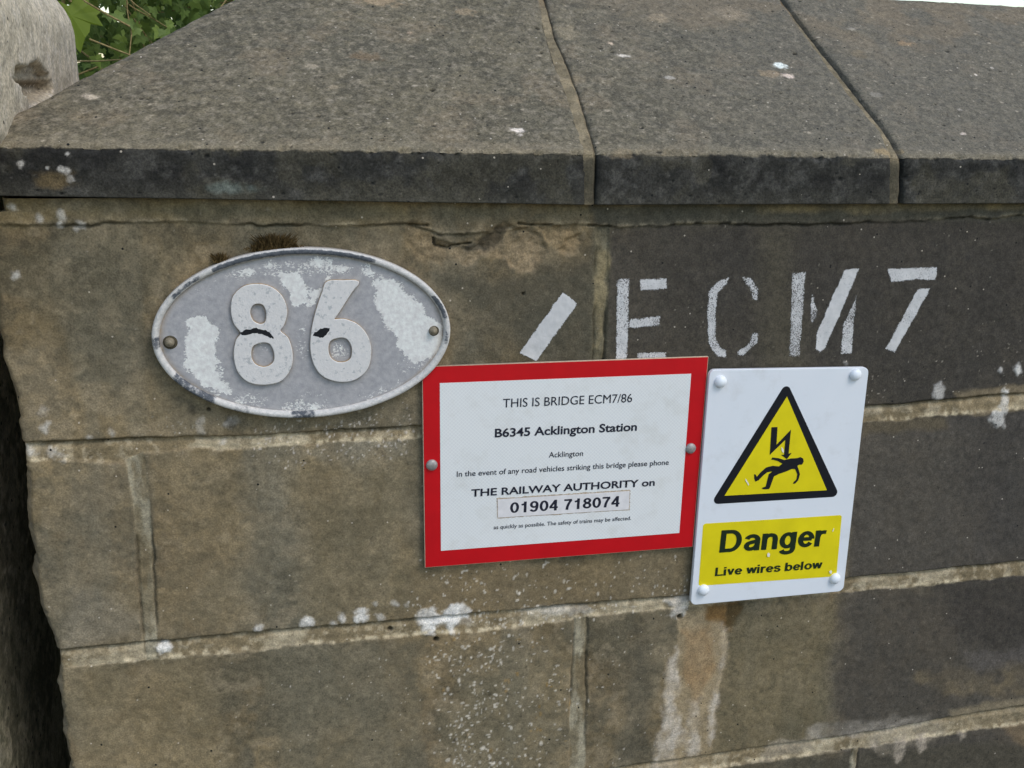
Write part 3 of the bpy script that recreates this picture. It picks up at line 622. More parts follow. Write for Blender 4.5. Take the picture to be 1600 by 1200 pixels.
def rounded(pts, r, n=6):
    """corner-rounded loop"""
    P = [np.array(p, float) for p in pts]; o = []
    for i, p in enumerate(P):
        a = P[i-1]-p; b = P[(i+1) % len(P)]-p; a /= np.linalg.norm(a); b /= np.linalg.norm(b)
        half = math.acos(max(-1, min(1, a@b)))/2; d = r/math.tan(half); ce = p+(a+b)/np.linalg.norm(a+b)*r/math.sin(half)
        s = p+a*d-ce; e = p+b*d-ce; a0 = math.atan2(s[1], s[0]); a1 = math.atan2(e[1], e[0]); da = (a1-a0+math.pi) % (2*math.pi)-math.pi
        for k in range(n+1): o.append(tuple(ce+r*np.array([math.cos(a0+da*k/n), math.sin(a0+da*k/n)])))
    return o
def px(pts, off): return [W2(a, b, off) for a, b in pts]
_cap = []
def capheight():
    if not _cap:
        cu = bpy.data.curves.new('letters', 'FONT'); cu.body = 'H'; ob = bpy.data.objects.new('letters', cu); C.objects.link(ob); bpy.context.evaluated_depsgraph_get().update()
        _cap.append(max(c[1] for c in ob.bound_box)); bpy.data.objects.remove(ob); bpy.data.curves.remove(cu)
    return _cap[0]
# a heavy grotesque alphabet drawn as strokes: cap height 1, stem .2
def _arc(cx, cy_, rx, ry, a0, a1, n=22): return [(cx+rx*math.cos(math.radians(a0+(a1-a0)*i/n)), cy_+ry*math.sin(math.radians(a0+(a1-a0)*i/n))) for i in range(n+1)]
def _sm(pts, n=7):
    P = np.array([pts[0]]+list(pts)+[pts[-1]], float); o = []
    for i in range(1, len(P)-2):
        a, b, c, d = P[i-1], P[i], P[i+1], P[i+2]
        for k in range(n): t = k/n; o.append(tuple(.5*((2*b)+(c-a)*t+(2*a-5*b+4*c-d)*t*t+(3*b-a-3*c+d)*t**3)))
    return o+[tuple(P[-1])]
GL = {
 'D': (.86, [[(.1, 0), (.1, 1)], [(.1, .915), (.38, .915)]+_arc(.38, .5, .30, .415, 90, -90)+[(.1, .085)]]),
 'a': (.66, [[(.50, 0), (.50, .5)], [(.50, .48)]+_arc(.30, .49, .20, .175, 0, 165), _sm([(.50, .42), (.33, .39), (.16, .33), (.115, .2), (.18, .10), (.28, .08), (.41, .13), (.50, .26)])]),
 'n': (.66, [[(.1, 0), (.1, .74)], _sm([(.1, .45), (.16, .59), (.3, .66), (.44, .61), (.49, .48)])+[(.49, 0)]]),
 'g': (.68, [_arc(.30, .37, .205, .29, 0, 360), [(.52, .74), (.52, .0)]+_sm([(.52, -.02), (.47, -.15), (.30, -.195), (.16, -.16), (.11, -.07)])]),
 'e': (.64, [_arc(.31, .37, .21, .29, 0, 325), [(.10, .38), (.52, .38)]]),
 'r': (.44, [[(.1, 0), (.1, .74)], _sm([(.1, .42), (.15, .57), (.26, .645), (.40, .64)])]),
 'L': (.68, [[(.1, 0), (.1, 1)], [(.1, .09), (.64, .09)]]), 'i': (.29, [[(.1, 0), (.1, .74)], [(.1, .84), (.1, 1)]]), 'l': (.29, [[(.1, 0), (.1, 1)]]),
 'v': (.60, [[(.08, .74), (.28, .06)], [(.28, .06), (.48, .74)]]), 'w': (.86, [[(.07, .74), (.23, .05)], [(.23, .05), (.41, .72)], [(.41, .72), (.59, .05)], [(.59, .05), (.75, .74)]]),
 's': (.60, [_sm([(.47, .52), (.41, .63), (.28, .66), (.14, .62), (.11, .53), (.16, .44), (.29, .38), (.43, .31), (.48, .21), (.42, .11), (.29, .075), (.15, .10), (.09, .22)])]),
 'b': (.68, [[(.1, 0), (.1, 1)], _arc(.33, .37, .21, .29, 0, 360)]), 'o': (.68, [_arc(.33, .37, .225, .29, 0, 360)]), ' ': (.32, []),
 '0': (.68, [_arc(.33, .5, .215, .415, 0, 360)]), '1': (.68, [[(.38, 0), (.38, 1)], _sm([(.38, .84), (.28, .76), (.12, .71)])]),
 '9': (.68, [_arc(.32, .68, .205, .24, 0, 360), _sm([(.525, .70), (.525, .45), (.47, .2), (.38, .095), (.27, .085), (.16, .13), (.11, .23)])]),
 '4': (.68, [[(.45, 0), (.45, 1)], [(.44, .94), (.09, .33)], [(.03, .30), (.62, .30)]]), '7': (.68, [[(.05, .91), (.60, .91)], _sm([(.55, .9), (.40, .62), (.30, .3), (.27, 0)])]),
 '8': (.68, [_arc(.33, .735, .185, .18, 0, 360), _arc(.33, .295, .215, .21, 0, 360)])}
def stroke_text(body, pL, pR, cap, y, wd=.195):
    V = []; F = []; x0 = 0; d = np.array(pR)-np.array(pL); L = np.linalg.norm(d); e = d/L; q = np.array([-e[1], e[0]]); j = 0
    tot = sum(GL[c][0] for c in body)-.1
    for c in body:
        adv, st = GL[c]
        for P in st:
            P = np.array(P, float); cl = len(P) > 4 and np.allclose(P[0], P[-1]); n = len(P); T = np.gradient(P, axis=0) if n > 2 else np.repeat((P[1]-P[0])[None], 2, 0)
            if cl: T[0] = T[-1] = P[1]-P[-2]
            T /= np.linalg.norm(T, axis=1)[:, None]; N = np.stack([-T[:, 1], T[:, 0]], 1); k0 = len(V); j += 1
            ww = wd*(1-.16*np.abs(T[:, 0:1]))
            for s_ in (1, -1):
                for p in P+N*ww/2*s_: u_ = (p[0]+x0)/tot*L; v_ = p[1]*cap; V.append((pL[0]+e[0]*u_+q[0]*v_, y-j*4e-6, pL[1]+e[1]*u_+q[1]*v_))
            for i in range(n-1): F.append((k0+i, k0+i+1, k0+n+i+1, k0+n+i))
        x0 += adv
    return mesh_from(V, F)
def text_mesh(body, pL, pR, cap, y, ext=.0002, bold=0.0, spacing=1.0, ref='H', fnt=None):
    """letters whose baseline runs from pL to pR (wall x, z) with capital height `cap` (metres)"""
    cu = bpy.data.curves.new('letters', 'FONT'); cu.body = body; cu.size = 1.0; cu.offset = bold; cu.space_character = spacing; cu.fill_mode = 'FRONT'; cu.resolution_u = 4
    ob = bpy.data.objects.new('letters', cu); C.objects.link(ob); dg = bpy.context.evaluated_depsgraph_get(); dg.update()
    me = bpy.data.meshes.new_from_object(ob.evaluated_get(dg)); bpy.data.objects.remove(ob); bpy.data.curves.remove(cu)
    n = len(me.vertices); v = np.empty(n*3, np.float32); me.vertices.foreach_get('co', v); v = v.reshape(-1, 3)
    x0, x1 = v[:, 0].min(), v[:, 0].max(); d = np.array(pR)-np.array(pL); L = np.linalg.norm(d); e = d/L; q = np.array([-e[1], e[0]])
    uu = (v[:, 0]-x0)/(x1-x0)*L; hh = v[:, 1]/capheight()*cap
    o = np.stack([pL[0]+e[0]*uu+q[0]*hh, np.full(n, y), pL[1]+e[1]*uu+q[1]*hh], -1)
    me.vertices.foreach_set('co', o.astype(np.float32).ravel()); me.update()
    return me
def dome(center, r, hgt, name, mat, parent, flat=.45, rings=7, seg=24):
    """round fastener head standing on the plane y = center.y"""
    V = []; F = []
    prof = [(r, 0), (r*1.0, hgt*.25)]+[(r*math.cos(a), hgt*.25+hgt*.75*math.sin(a)) for a in np.linspace(.15, math.pi/2*.97, rings)]
    for (rr, hh) in prof:
        for k in range(seg):
            a = 2*math.pi*k/seg; V.append((center[0]+rr*math.cos(a), center[1]-hh, center[2]+rr*math.sin(a)))
    nr = len(prof)
    for i in range(nr-1):
        for k in range(seg): F.append((i*seg+k, i*seg+(k+1) % seg, (i+1)*seg+(k+1) % seg, (i+1)*seg+k))
    F.append([(nr-1)*seg+k for k in range(seg)])
    return link(name, mesh_from(V, F), mat, parent)

# ================================================================== OVAL NUMBER PLATE
def plate_mat():
    m = NT('worn_cast_plate', .6, .35)
    a = m.attr('cover').outputs['Fac']; st = m.n('ShaderNodeMapping'); st.inputs['Scale'].default_value = (.75, 1, 1); m.l(m.tc.outputs['Object'], st.inputs['Vector'])
    g = m.math('ADD', m.math('MULTIPLY', m.noise(520, 5, .7, st.outputs[0]), .75), m.math('MULTIPLY', m.noise(120, 4, .6, st.outputs[0]), .25))
    k = m.ramp(m.math('SUBTRACT', m.math('ADD', g, a), .5), [(.49, 0.), (.52, 1.)])
    grey = m.mix(m.ramp(m.noise(160, 6, .7), [(.3, 0.), (.7, 1.)]), S(126, 133, 139, 1, 1), S(152, 158, 163, 1, 1)); wh = m.mix(m.ramp(m.noise(220, 5, .65), [(.3, 0.), (.7, 1.)]), S(176, 182, 184, 1, 1), S(208, 212, 213, 1, 1))
    c = m.mix(k, grey, wh); d = m.attr('grime').outputs['Fac']
    c = m.mix(m.math('MULTIPLY', d, m.math('ADD', m.noise(300, 4), .35)), c, S(128, 112, 84, 1, 1)); m.base(c); m.bump(m.math('ADD', m.math('MULTIPLY', k, .5), m.noise(500, 3)), .0004, .6); return m.m
MAT['plate'] = plate_mat()
def rim_mat(name, c0, c1, dk, th, scale):
    m = NT(name, .65, .3); g = m.noise(scale, 5, .6)
    c = m.mix(m.noise(260, 5, .65), c0, c1); k = m.ramp(g, [(th, 0.), (th+.06, 1.)]); m.base(m.mix(k, c, dk)); m.bump(m.noise(600, 4), .0005, .6); return m.m
MAT['digit'] = rim_mat('weathered_digit', S(166, 174, 177, 1, 1), S(196, 203, 205, 1, 1), S(154, 163, 167, 1, 1), .58, 210)
def rim_mat2():
    m = NT('weathered_rim', .65, .3); g = m.ramp(m.noise(240, 6, .7), [(.3, 0.), (.7, 1.)])
    c = m.mix(g, S(152, 160, 162, 1, 1), S(190, 196, 195, 1, 1)); d = m.attr('bare').outputs['Fac']
    k = m.ramp(m.math('ADD', d, m.math('MULTIPLY', m.noise(170, 5, .7), .6)), [(.68, 0.), (.80, 1.)])
    m.base(m.mix(k, c, m.mix(g, S(48, 56, 64, 1, 1), S(92, 100, 108, 1, 1)))); m.bump(m.noise(600, 4), .0006, .8); return m.m
MAT['rim'] = rim_mat2()
MAT['digit_edge'] = plain('rusty_edge', S(142, 126, 98, 1, 1), .9, .1, .35, 300)
MAT['bolt_shade_ring'] = plain('bolt_shade_tone', S(66, 62, 52, 1, 1), .8, .2, .5, 700)
MAT['black'] = plain('bare_dark_metal', (.012, .012, .013), .7, .2, .3)
MAT['bolt'] = plain('dull_bolt', S(112, 106, 88), .6, .4, .3, 500, .2)
PO = .008                                                       # plate face stands this far off the wall
pc_ = (W(703, 516, PO)+W(237, 526, PO)+W(486, 388, PO)+W(458, 654, PO))/4; pc_[0] = (W(703, 516, PO)[0]+W(237, 526, PO)[0])/2; pa = (W(703, 516, PO)[0]-W(237, 526, PO)[0])/2; pb = (W(486, 388, PO)[2]-W(458, 654, PO)[2])/2
plate = empty('number_plate', (pc_[0], 0, pc_[2]), 'oval cast metal plate with raised number 86 and peeling white paint', 'number plate')
def q6(a, b): return (a/3.0769+200, b/3.0769+370)
eight = [(628, 230), (690, 245), (740, 290), (762, 355), (748, 420), (730, 452), (768, 490), (788, 560), (780, 630), (735, 690), (655, 708), (580, 695), (530, 645), (512, 570), (522, 500), (545, 462), (512, 415), (498, 350), (510, 285), (560, 240)]
e_h1 = [(625, 318), (655, 330), (668, 370), (662, 410), (635, 422), (600, 405), (584, 365), (595, 330)]
e_h2 = [(645, 505), (685, 515), (706, 560), (700, 605), (660, 628), (612, 615), (590, 575), (598, 525)]
six = [(958, 218), (1030, 212), (1106, 217), (1070, 270), (1010, 365), (990, 398), (1040, 398), (1105, 425), (1150, 480), (1166, 550), (1150, 630), (1095, 682), (1020, 694), (945, 672), (900, 620), (880, 540), (885, 450), (905, 360), (935, 270)]
s_h = [(1015, 482), (1055, 490), (1078, 530), (1075, 580), (1050, 602), (1010, 605), (975, 585), (960, 545), (970, 500)]
def disc(rmax, nr, ns, f):
    r = np.linspace(0.02, rmax, nr)[:, None]; th = np.linspace(0, 2*math.pi, ns+1)[None, :]
    return pc_[0]+pa*r*np.cos(th), pc_[2]+pb*r*np.sin(th), r+0*th, th+0*r
x, z, r, th = disc(.985, 110, 420, 0)
cov = np.zeros(x.shape)+.24
def cover(pts, k, soft=3, wob=8, seed=1):
    soft *= 4; wob *= 2.2
    global cov
    P = np.array(px([q6(*p) for p in pts], PO)); d = sdpoly(x, z, P)+(fbm(x, z, .012, 4, 600+seed)-.5)*wob*PX*2
    cov = np.maximum(cov, sst(soft*PX, -soft*PX, d)*(k-.24)+.24)
cover([(300, 400), (370, 392), (430, 425), (415, 560), (440, 640), (470, 720), (500, 760), (460, 760), (370, 730), (320, 670), (265, 610), (280, 500)], .74, 3, 5, 1)
cover([(1185, 205), (1290, 215), (1380, 280), (1480, 400), (1520, 470), (1490, 560), (1440, 600), (1370, 600), (1310, 540), (1250, 420), (1190, 310)], .76, 3, 5, 2)
cover([(720, 170), (820, 185), (900, 250), (960, 195), (945, 260), (900, 320), (850, 300), (800, 320), (770, 250)], .74, 3, 6, 3)
cover([(420, 180), (640, 120), (900, 95), (1180, 150), (1330, 230), (1240, 215), (1100, 175), (870, 160), (700, 165), (500, 205), (330, 260)], .60, 6, 10, 4)
cover([(370, 730), (560, 790), (900, 800), (1180, 760), (1300, 700), (1300, 740), (1100, 830), (800, 850), (560, 820)], .56, 8, 14, 5)
cover([(840, 330), (880, 330), (860, 700), (900, 760), (830, 780), (820, 560)], .47, 6, 12, 6)
cover([(1250, 620), (1400, 560), (1500, 560), (1420, 680), (1320, 700)], .46, 8, 14, 7)
cover([(590, 510), (700, 510), (700, 620), (600, 620)], .48, 8, 6, 8); cover([(970, 490), (1070, 490), (1070, 600), (980, 600)], .55, 8, 6, 9)
gr = sst(.90, .97, r)*(.25+.9*fbm(x, z, .02, 3, 650))
for L in (eight, e_h1, e_h2, six, s_h):
    dq = np.abs(sdpoly(x, z, px([q6(*p) for p in L], PO))); gr = np.maximum(gr, .55*sst(.0028, .0004, dq)*sst(.3, .6, fbm(x, z, .012, 3, 655))); hgt = (fbm(x, z, .03, 4, 640)-.5)*.0008-.0006*sst(.9, .98, r)
P = np.stack([x, -PO-hgt, z], -1)
inner = np.stack([np.full(421, pc_[0]), np.full(421, -PO), np.full(421, pc_[2])], -1)[None]
P = np.concatenate([inner, P], 0); cov = np.concatenate([cov[:1], cov], 0); gr = np.concatenate([gr[:1], gr], 0)
link('plate_face', grid_mesh(P, extra={'cover': cov, 'grime': gr}), MAT['plate'], plate)
# rim: swept section
ns = 400; th = np.linspace(0, 2*math.pi, ns+1); wd = 10.5*PX
sec = [(-wd, PO-.001), (-wd*.92, PO+.0030), (-wd*.7, PO+.0046), (-wd*.3, PO+.0050), (-wd*.08, PO+.0040), (0, PO+.0022), (0, .0005), (-.012, .0005)]
nx_ = np.cos(th)/pa; nz_ = np.sin(th)/pb; nl = np.hypot(nx_, nz_); nx_ /= nl; nz_ /= nl
P = np.stack([np.stack([pc_[0]+pa*np.cos(th)+nx_*a, -b-(fbm(th*.2+b*3, th*0+a*40, .02, 3, 660)-.5)*.0012*(b > .004), pc_[2]+pb*np.sin(th)+nz_*a], -1) for a, b in sec], 0)
RB = np.zeros(P.shape[:2]); row = np.array([.0, .6, 1, .9, .5, .25, .1, 0])[:, None]
for a0, a1, k in ((60, 128, .62), (131, 152, .5), (8, 28, .6), (30, 44, .35), (176, 188, .45), (205, 232, .5), (238, 250, .4), (262, 274, .5), (-12, 3, .45), (-40, -30, .3), (150, 176, .3)):
    q = np.degrees(th) ; q = np.where(q > 180+ (a0 > 175)*200, q-360, q); RB = np.maximum(RB, (k*sst(a0-3, a0+3, q)*sst(a1+3, a1-3, q))[None, :]*(1 if a0 > 175 else row))
link('rim', grid_mesh(P, flip=True, extra={'bare': RB}), MAT['rim'], plate)
def smooth_loop(pts, n=8):
    P = np.array(pts, float); o = []; N = len(P)
    for i in range(N):
        a, b, c, d = P[i-1], P[i], P[(i+1) % N], P[(i+2) % N]
        for k in range(n):
            t = k/n; o.append(.5*((2*b)+(c-a)*t+(2*a-5*b+4*c-d)*t*t+(3*b-a-3*c+d)*t**3))
    return [tuple(v) for v in o]
DO = PO+.0032
def loopw(L, off): return smooth_loop(px([q6(*p) for p in L], off))
def sixloop(L, off):
    pts = px([q6(*p) for p in L], off); sm = smooth_loop(pts)
    return sm[8*3:]+[pts[0], pts[1], pts[2]] if False else sm
for lab, L in (('raised figure 8', [loopw(eight, DO), loopw(e_h1, DO), loopw(e_h2, DO)]), ('raised figure 6', [sixloop(six, DO), loopw(s_h, DO)])):
    me = poly_curve(L, -(PO-.0005), .0046, .0009)
    o = link('digit', me, MAT['digit'], plate, smooth=False); o['label'] = lab
    me.materials.append(MAT['digit_edge'])
    for p in me.polygons:
        if p.normal.y > -.35: p.material_index = 1
for pts in ([(535, 462), (560, 450), (600, 440), (650, 445), (690, 465), (700, 488), (672, 478), (640, 468), (600, 465), (560, 472)], [(888, 468), (915, 450), (935, 435), (970, 440), (955, 465), (940, 482), (915, 480)]):
    b = px([q6(*p) for p in pts], DO); L = [(a+rng.normal(0, .0004), c+rng.normal(0, .0004)) for a, c in smooth_loop(b, 4)]
    link('crack', poly_curve([L], -(PO+.0036), .0006), MAT['black'], plate, smooth=False)
for (a, b, rr) in ((265, 535, 7.0), (677, 517, 6.5)):
    c = W(a, b, PO+.002); o = dome((c[0], -PO, c[2]), rr*PX, .007, 'bolt', MAT['bolt'], plate)
    c2 = W(a+1, b, PO); dome((c2[0], -PO+.0005, c2[2]), rr*PX*(1.5 if a < 400 else 1.25), .0014, 'bolt_shade_ring', MAT['bolt_shade_ring'], plate)  # dark disc paints in the shade around the bolt head

# ================================================================== RED BORDERED BRIDGE SIGN
MAT['red'] = plain('red_sign_film', lin((196, 14, 24)), .35, .4, .06, 40)
MAT['board_edge'] = plain('board_edge', S(176, 160, 138), .8, .2, .2)
MAT['ink'] = plain('dark_sign_ink', lin((34, 34, 46)), .5, .3, .1)
MAT['sticker'] = plain('aged_sticker', S(190, 197, 202, 1, 1), .6, .3, .07, 160)
MAT['sticker_dirt'] = plain('sticker_edge_dirt', S(150, 142, 130, 1, 1), .8, .2, .45, 700)
def panel_mat():
    m = NT('retroreflective_white', .4, .4)
    mp = m.n('ShaderNodeMapping'); mp.inputs['Rotation'].default_value = (0, math.radians(45), 0); m.l(m.tc.outputs['Object'], mp.inputs['Vector'])
    sx = m.n('ShaderNodeSeparateXYZ'); m.l(mp.outputs[0], sx.inputs[0])
    def cell(o): return m.math('ABSOLUTE', m.math('SUBTRACT', m.math('FRACT', m.math('MULTIPLY', o, 330.)), .5))
    k = m.math('MAXIMUM', cell(sx.outputs['X']), cell(sx.outputs['Z']))
    kk = m.ramp(k, [(.36, 0.), (.48, 1.)])
    gm = m.ramp(m.noise(26, 7, .72), [(.52, 0.), (.80, .30)])
    m.base(m.mix(gm, m.mix(kk, m.mix(m.noise(8, 3), S(184, 196, 202, 1, 1), S(196, 206, 210, 1, 1)), S(206, 213, 216, 1, 1)), S(150, 150, 138, 1, 1))); return m.m
MAT['panel'] = panel_mat()
RO = .0075; PXR = .00075
def q7(a, b): return (a/3.3333+640, b/3.3333+540)
rc = W(880, 722, 0)
red = empty('bridge_sign', (rc[0], 0, rc[2]), 'red bordered white notice naming the bridge and a phone number', 'sign')
outer = px([q7(65, 110), q7(1557, 58), q7(1475, 1048), q7(80, 1157)], RO)
me = poly_curve([outer], -.0035, .0038); o = link('board', me, MAT['board_edge'], red, smooth=False)
ins = [tuple(np.array(p)*.9965+np.mean(outer, 0)*.0035) for p in outer]
link('border', poly_curve([ins], -.0073, .0003), MAT['red'], red, smooth=False)
link('panel', poly_curve([px([q7(157, 195), q7(1466, 146), q7(1404, 975), q7(163, 1068)], RO)], -.0076, .0003), MAT['panel'], red, smooth=False)
sto = link('sticker', poly_curve([px([q7(458, 800), q7(1145, 756), q7(1141, 852), q7(459, 895)], RO)], -.0080, .0003), MAT['sticker'], red, smooth=False)
dr = link('dirt_edge', poly_curve([[(a+rng.normal(0, .0003), c+rng.normal(0, .0003)) for a, c in [tuple(np.array(px([q7(*u_)], RO)[0])*(1-t)+np.array(px([q7(*v_)], RO)[0])*t) for u_, v_ in (((453, 794), (1149, 750)), ((1149, 750), (1145, 856)), ((1145, 856), (455, 899)), ((455, 899), (453, 794))) for t in np.linspace(0, 1, 50)[:-1]]]], -.0078, .0002), MAT['sticker_dirt'], red, smooth=False)
for body, a, b, cap, bold in (
  ('THIS IS BRIDGE ECM7/86', (485, 322), (1157, 293), 45, 0), ('B6345 Acklington Station', (443, 476), (1182, 441), 43, .022),
  ('Acklington', (724, 582), (902, 573), 29, .004), ('In the event of any road vehicles striking this bridge please phone', (245, 682), (1348, 619), 28.5, .006),
  ('THE RAILWAY AUTHORITY on', (320, 785), (1275, 728), 38, .022), ('01904 718074', (520, 872), (1088, 837), 60, .03),
  ('as quickly as possible. The safety of trains may be affected.', (437, 955), (1152, 906), 21, .006)):
    mk_ = stroke_text if body[0] == '0' else text_mesh
    link('lettering', mk_(body, W2(*q7(*a), RO), W2(*q7(*b), RO), cap/3.3333*PXR, -.0083, **({} if body[0] == '0' else {'bold': bold})), MAT['ink'], red, smooth=False)
MAT['zinc'] = plain('zinc_bolt', S(132, 136, 136), .45, .5, .2, 400, .3)
for a, b in ((117, 625), (1467, 538)):
    c = W(*q7(a, b), .010); dome((c[0], -.0075, c[2]), 8.6*PXR, .0042, 'bolt', MAT['zinc'], red)

# ================================================================== DANGER SIGN
def dz_mat():
    m = NT('white_sign_plastic', .38, .45); gm = m.ramp(m.noise(30, 7, .72), [(.54, 0.), (.82, .28)]); m.base(m.mix(gm, m.mix(m.noise(14, 4), S(188, 203, 214, 1, 1), S(198, 211, 221, 1, 1)), S(150, 152, 146, 1, 1))); m.b.inputs['Coat Weight'].default_value = .15; return m.m
MAT['white'] = dz_mat()
MAT['cap'] = plain('white_cap', S(212, 220, 226, 1, 1), .35, .5, .03)
MAT['yellow'] = plain('sign_yellow', lin((230, 208, 22)), .35, .4, .07, 30)
MAT['blackf'] = plain('sign_black', (.010, .010, .014), .35, .4, .1)
MAT['greenblack'] = plain('sign_lettering', (.010, .022, .008), .4, .4, .1)
GO = .012; PXD = .00084                                         # metres per traced pixel at this sign
def q8(a, b): return (a/3+1060, b/3+560)
dc = W(1218, 760, 0)
dang = empty('danger_sign', (dc[0], 0, dc[2]), 'white plastic danger sign with yellow electric shock triangle', 'sign')
quad = px([(1110, 579), (1357, 575), (1317, 923), (1080, 945)], GO)
link('panel', poly_curve([rounded(quad, 8*PXD)], -.006, .006, .0008), MAT['white'], dang, smooth=False)
f0 = -GO
tri = px([q8(508, 108), q8(150, 684), q8(757, 647)], GO); tin = px([q8(508, 178), q8(215, 643), q8(695, 617)], GO)
link('triangle_border', poly_curve([rounded(tri, 7*PXD)], f0, .0002), MAT['blackf'], dang, smooth=False)
link('triangle_field', poly_curve([tin], f0-.0004, .0002), MAT['yellow'], dang, smooth=False)
link('lightning_bolt', poly_curve([px([q8(*p) for p in [(435, 322), (463, 320), (458, 404), (526, 333), (515, 445), (529, 442), (507, 471), (480, 451), (494, 450), (500, 380), (427, 451)]], GO)], f0-.0008, .0002), MAT['blackf'], dang, smooth=False)
man = [(556, 466), (570, 461), (583, 468), (586, 482), (578, 496), (564, 497), (556, 502), (562, 520), (568, 542), (560, 570), (546, 585), (535, 586), (540, 577), (552, 566), (556, 542), (546, 518), (530, 517), (505, 528), (470, 540), (446, 552), (438, 575), (428, 603), (423, 611), (397, 612), (389, 606), (408, 599), (415, 570), (422, 542), (440, 528), (415, 532), (395, 548), (374, 570), (359, 576), (354, 562), (354, 542), (361, 543), (366, 554), (385, 532), (410, 510), (440, 502), (470, 505), (486, 492), (465, 480), (445, 474), (433, 473), (440, 463), (470, 467), (495, 475), (525, 468)]
link('falling_figure', poly_curve([px([q8(*p) for p in man], GO)], f0-.0008, .0002), MAT['blackf'], dang, smooth=False)
link('caption_field', poly_curve([rounded(px([q8(116, 775), q8(766, 734), q8(740, 1021), q8(94, 1066)], GO), 5*PX)], f0, .0002), MAT['yellow'], dang, smooth=False)
link('lettering', stroke_text('Danger', W2(*q8(190, 910), GO), W2(*q8(676, 879), GO), 35.5*PXD, f0-.0006), MAT['greenblack'], dang, smooth=False)
link('lettering', stroke_text('Live wires below', W2(*q8(170, 1020), GO), W2(*q8(667, 984), GO), 13.8*PXD, f0-.0006), MAT['greenblack'], dang, smooth=False)
for a, b in ((1127, 597), (1338, 586), (1100, 923), (1306, 905)):
    c = W(a, b, GO+.003); dome((c[0], -GO, c[2]), 8.6*PXD, .0065, 'fixing_cap', MAT['cap'], dang)

MAT['scuff'] = plain('scuffed_plastic', S(206, 208, 200, 1, 1), .6, .3, .1)
for cx0, cy0, a, b, r0 in ((1200, 866, 3.2, 4.2, .3), (1222, 703, 2.2, 5.5, -.3), (1167, 753, 1.6, 7.5, -.5), (1297, 893, 2.6, 3.4, 0), (1301, 828, 1, 4, .4)):
    L = [(cx0+math.cos(r0)*a*math.cos(q)*k-math.sin(r0)*b*math.sin(q)*k, cy0+math.sin(r0)*a*math.cos(q)*k+math.cos(r0)*b*math.sin(q)*k) for q in np.linspace(0, 6.28, 15)[:-1] for k in [rng.uniform(.5, 1)]]
    link('scuff', poly_curve([px(L, GO)], f0-.0011, .0001), MAT['scuff'], dang, smooth=False)
# ================================================================== MOSS TUFTS ON TOP OF THE PLATE
MAT['moss'] = plain('dry_moss', S(78, 62, 34), .95, .05, .5, 500)
def moss(cx, cy_, wpx, hpx, n, label):
    c = W(cx, cy_, .006); V = []; F = []
    for i in range(n):
        a = rng.normal(0, .38); bx = c[0]+a*wpx*PX*.62; bz = c[2]-hpx*PX*.45+rng.uniform(0, .25)*hpx*PX; by = -rng.uniform(.0005, .008)
        top = hpx*PX*max(.15, 1-abs(a)**1.5*.9)*rng.uniform(.35, 1.0); tilt = rng.normal(0, .4); dy = rng.normal(-.1, .35); wv = rng.uniform(.0005, .0011); k = len(V)
        ax = rng.uniform(0, math.pi)
        dx, dyy = math.cos(ax)*wv, math.sin(ax)*wv
        V += [(bx-dx, by-dyy, bz), (bx+dx, by+dyy, bz), (bx+tilt*top+dx*.7, by+dy*top*.5+dyy, bz+top*.7), (bx+tilt*top*1.3, by+dy*top*.7, bz+top)]; F += [(k, k+1, k+2), (k, k+2, k+3)]
    o = link('moss_tuft', mesh_from(V, F), MAT['moss'], None, smooth=False); tag(o, label, 'moss', 'moss tufts on the oval plate')
moss(430, 381, 64, 26, 1100, 'larger brown moss tuft at the top edge of the oval plate')
moss(344, 404, 22, 17, 240, 'smaller moss tuft on the upper left edge of the oval plate')

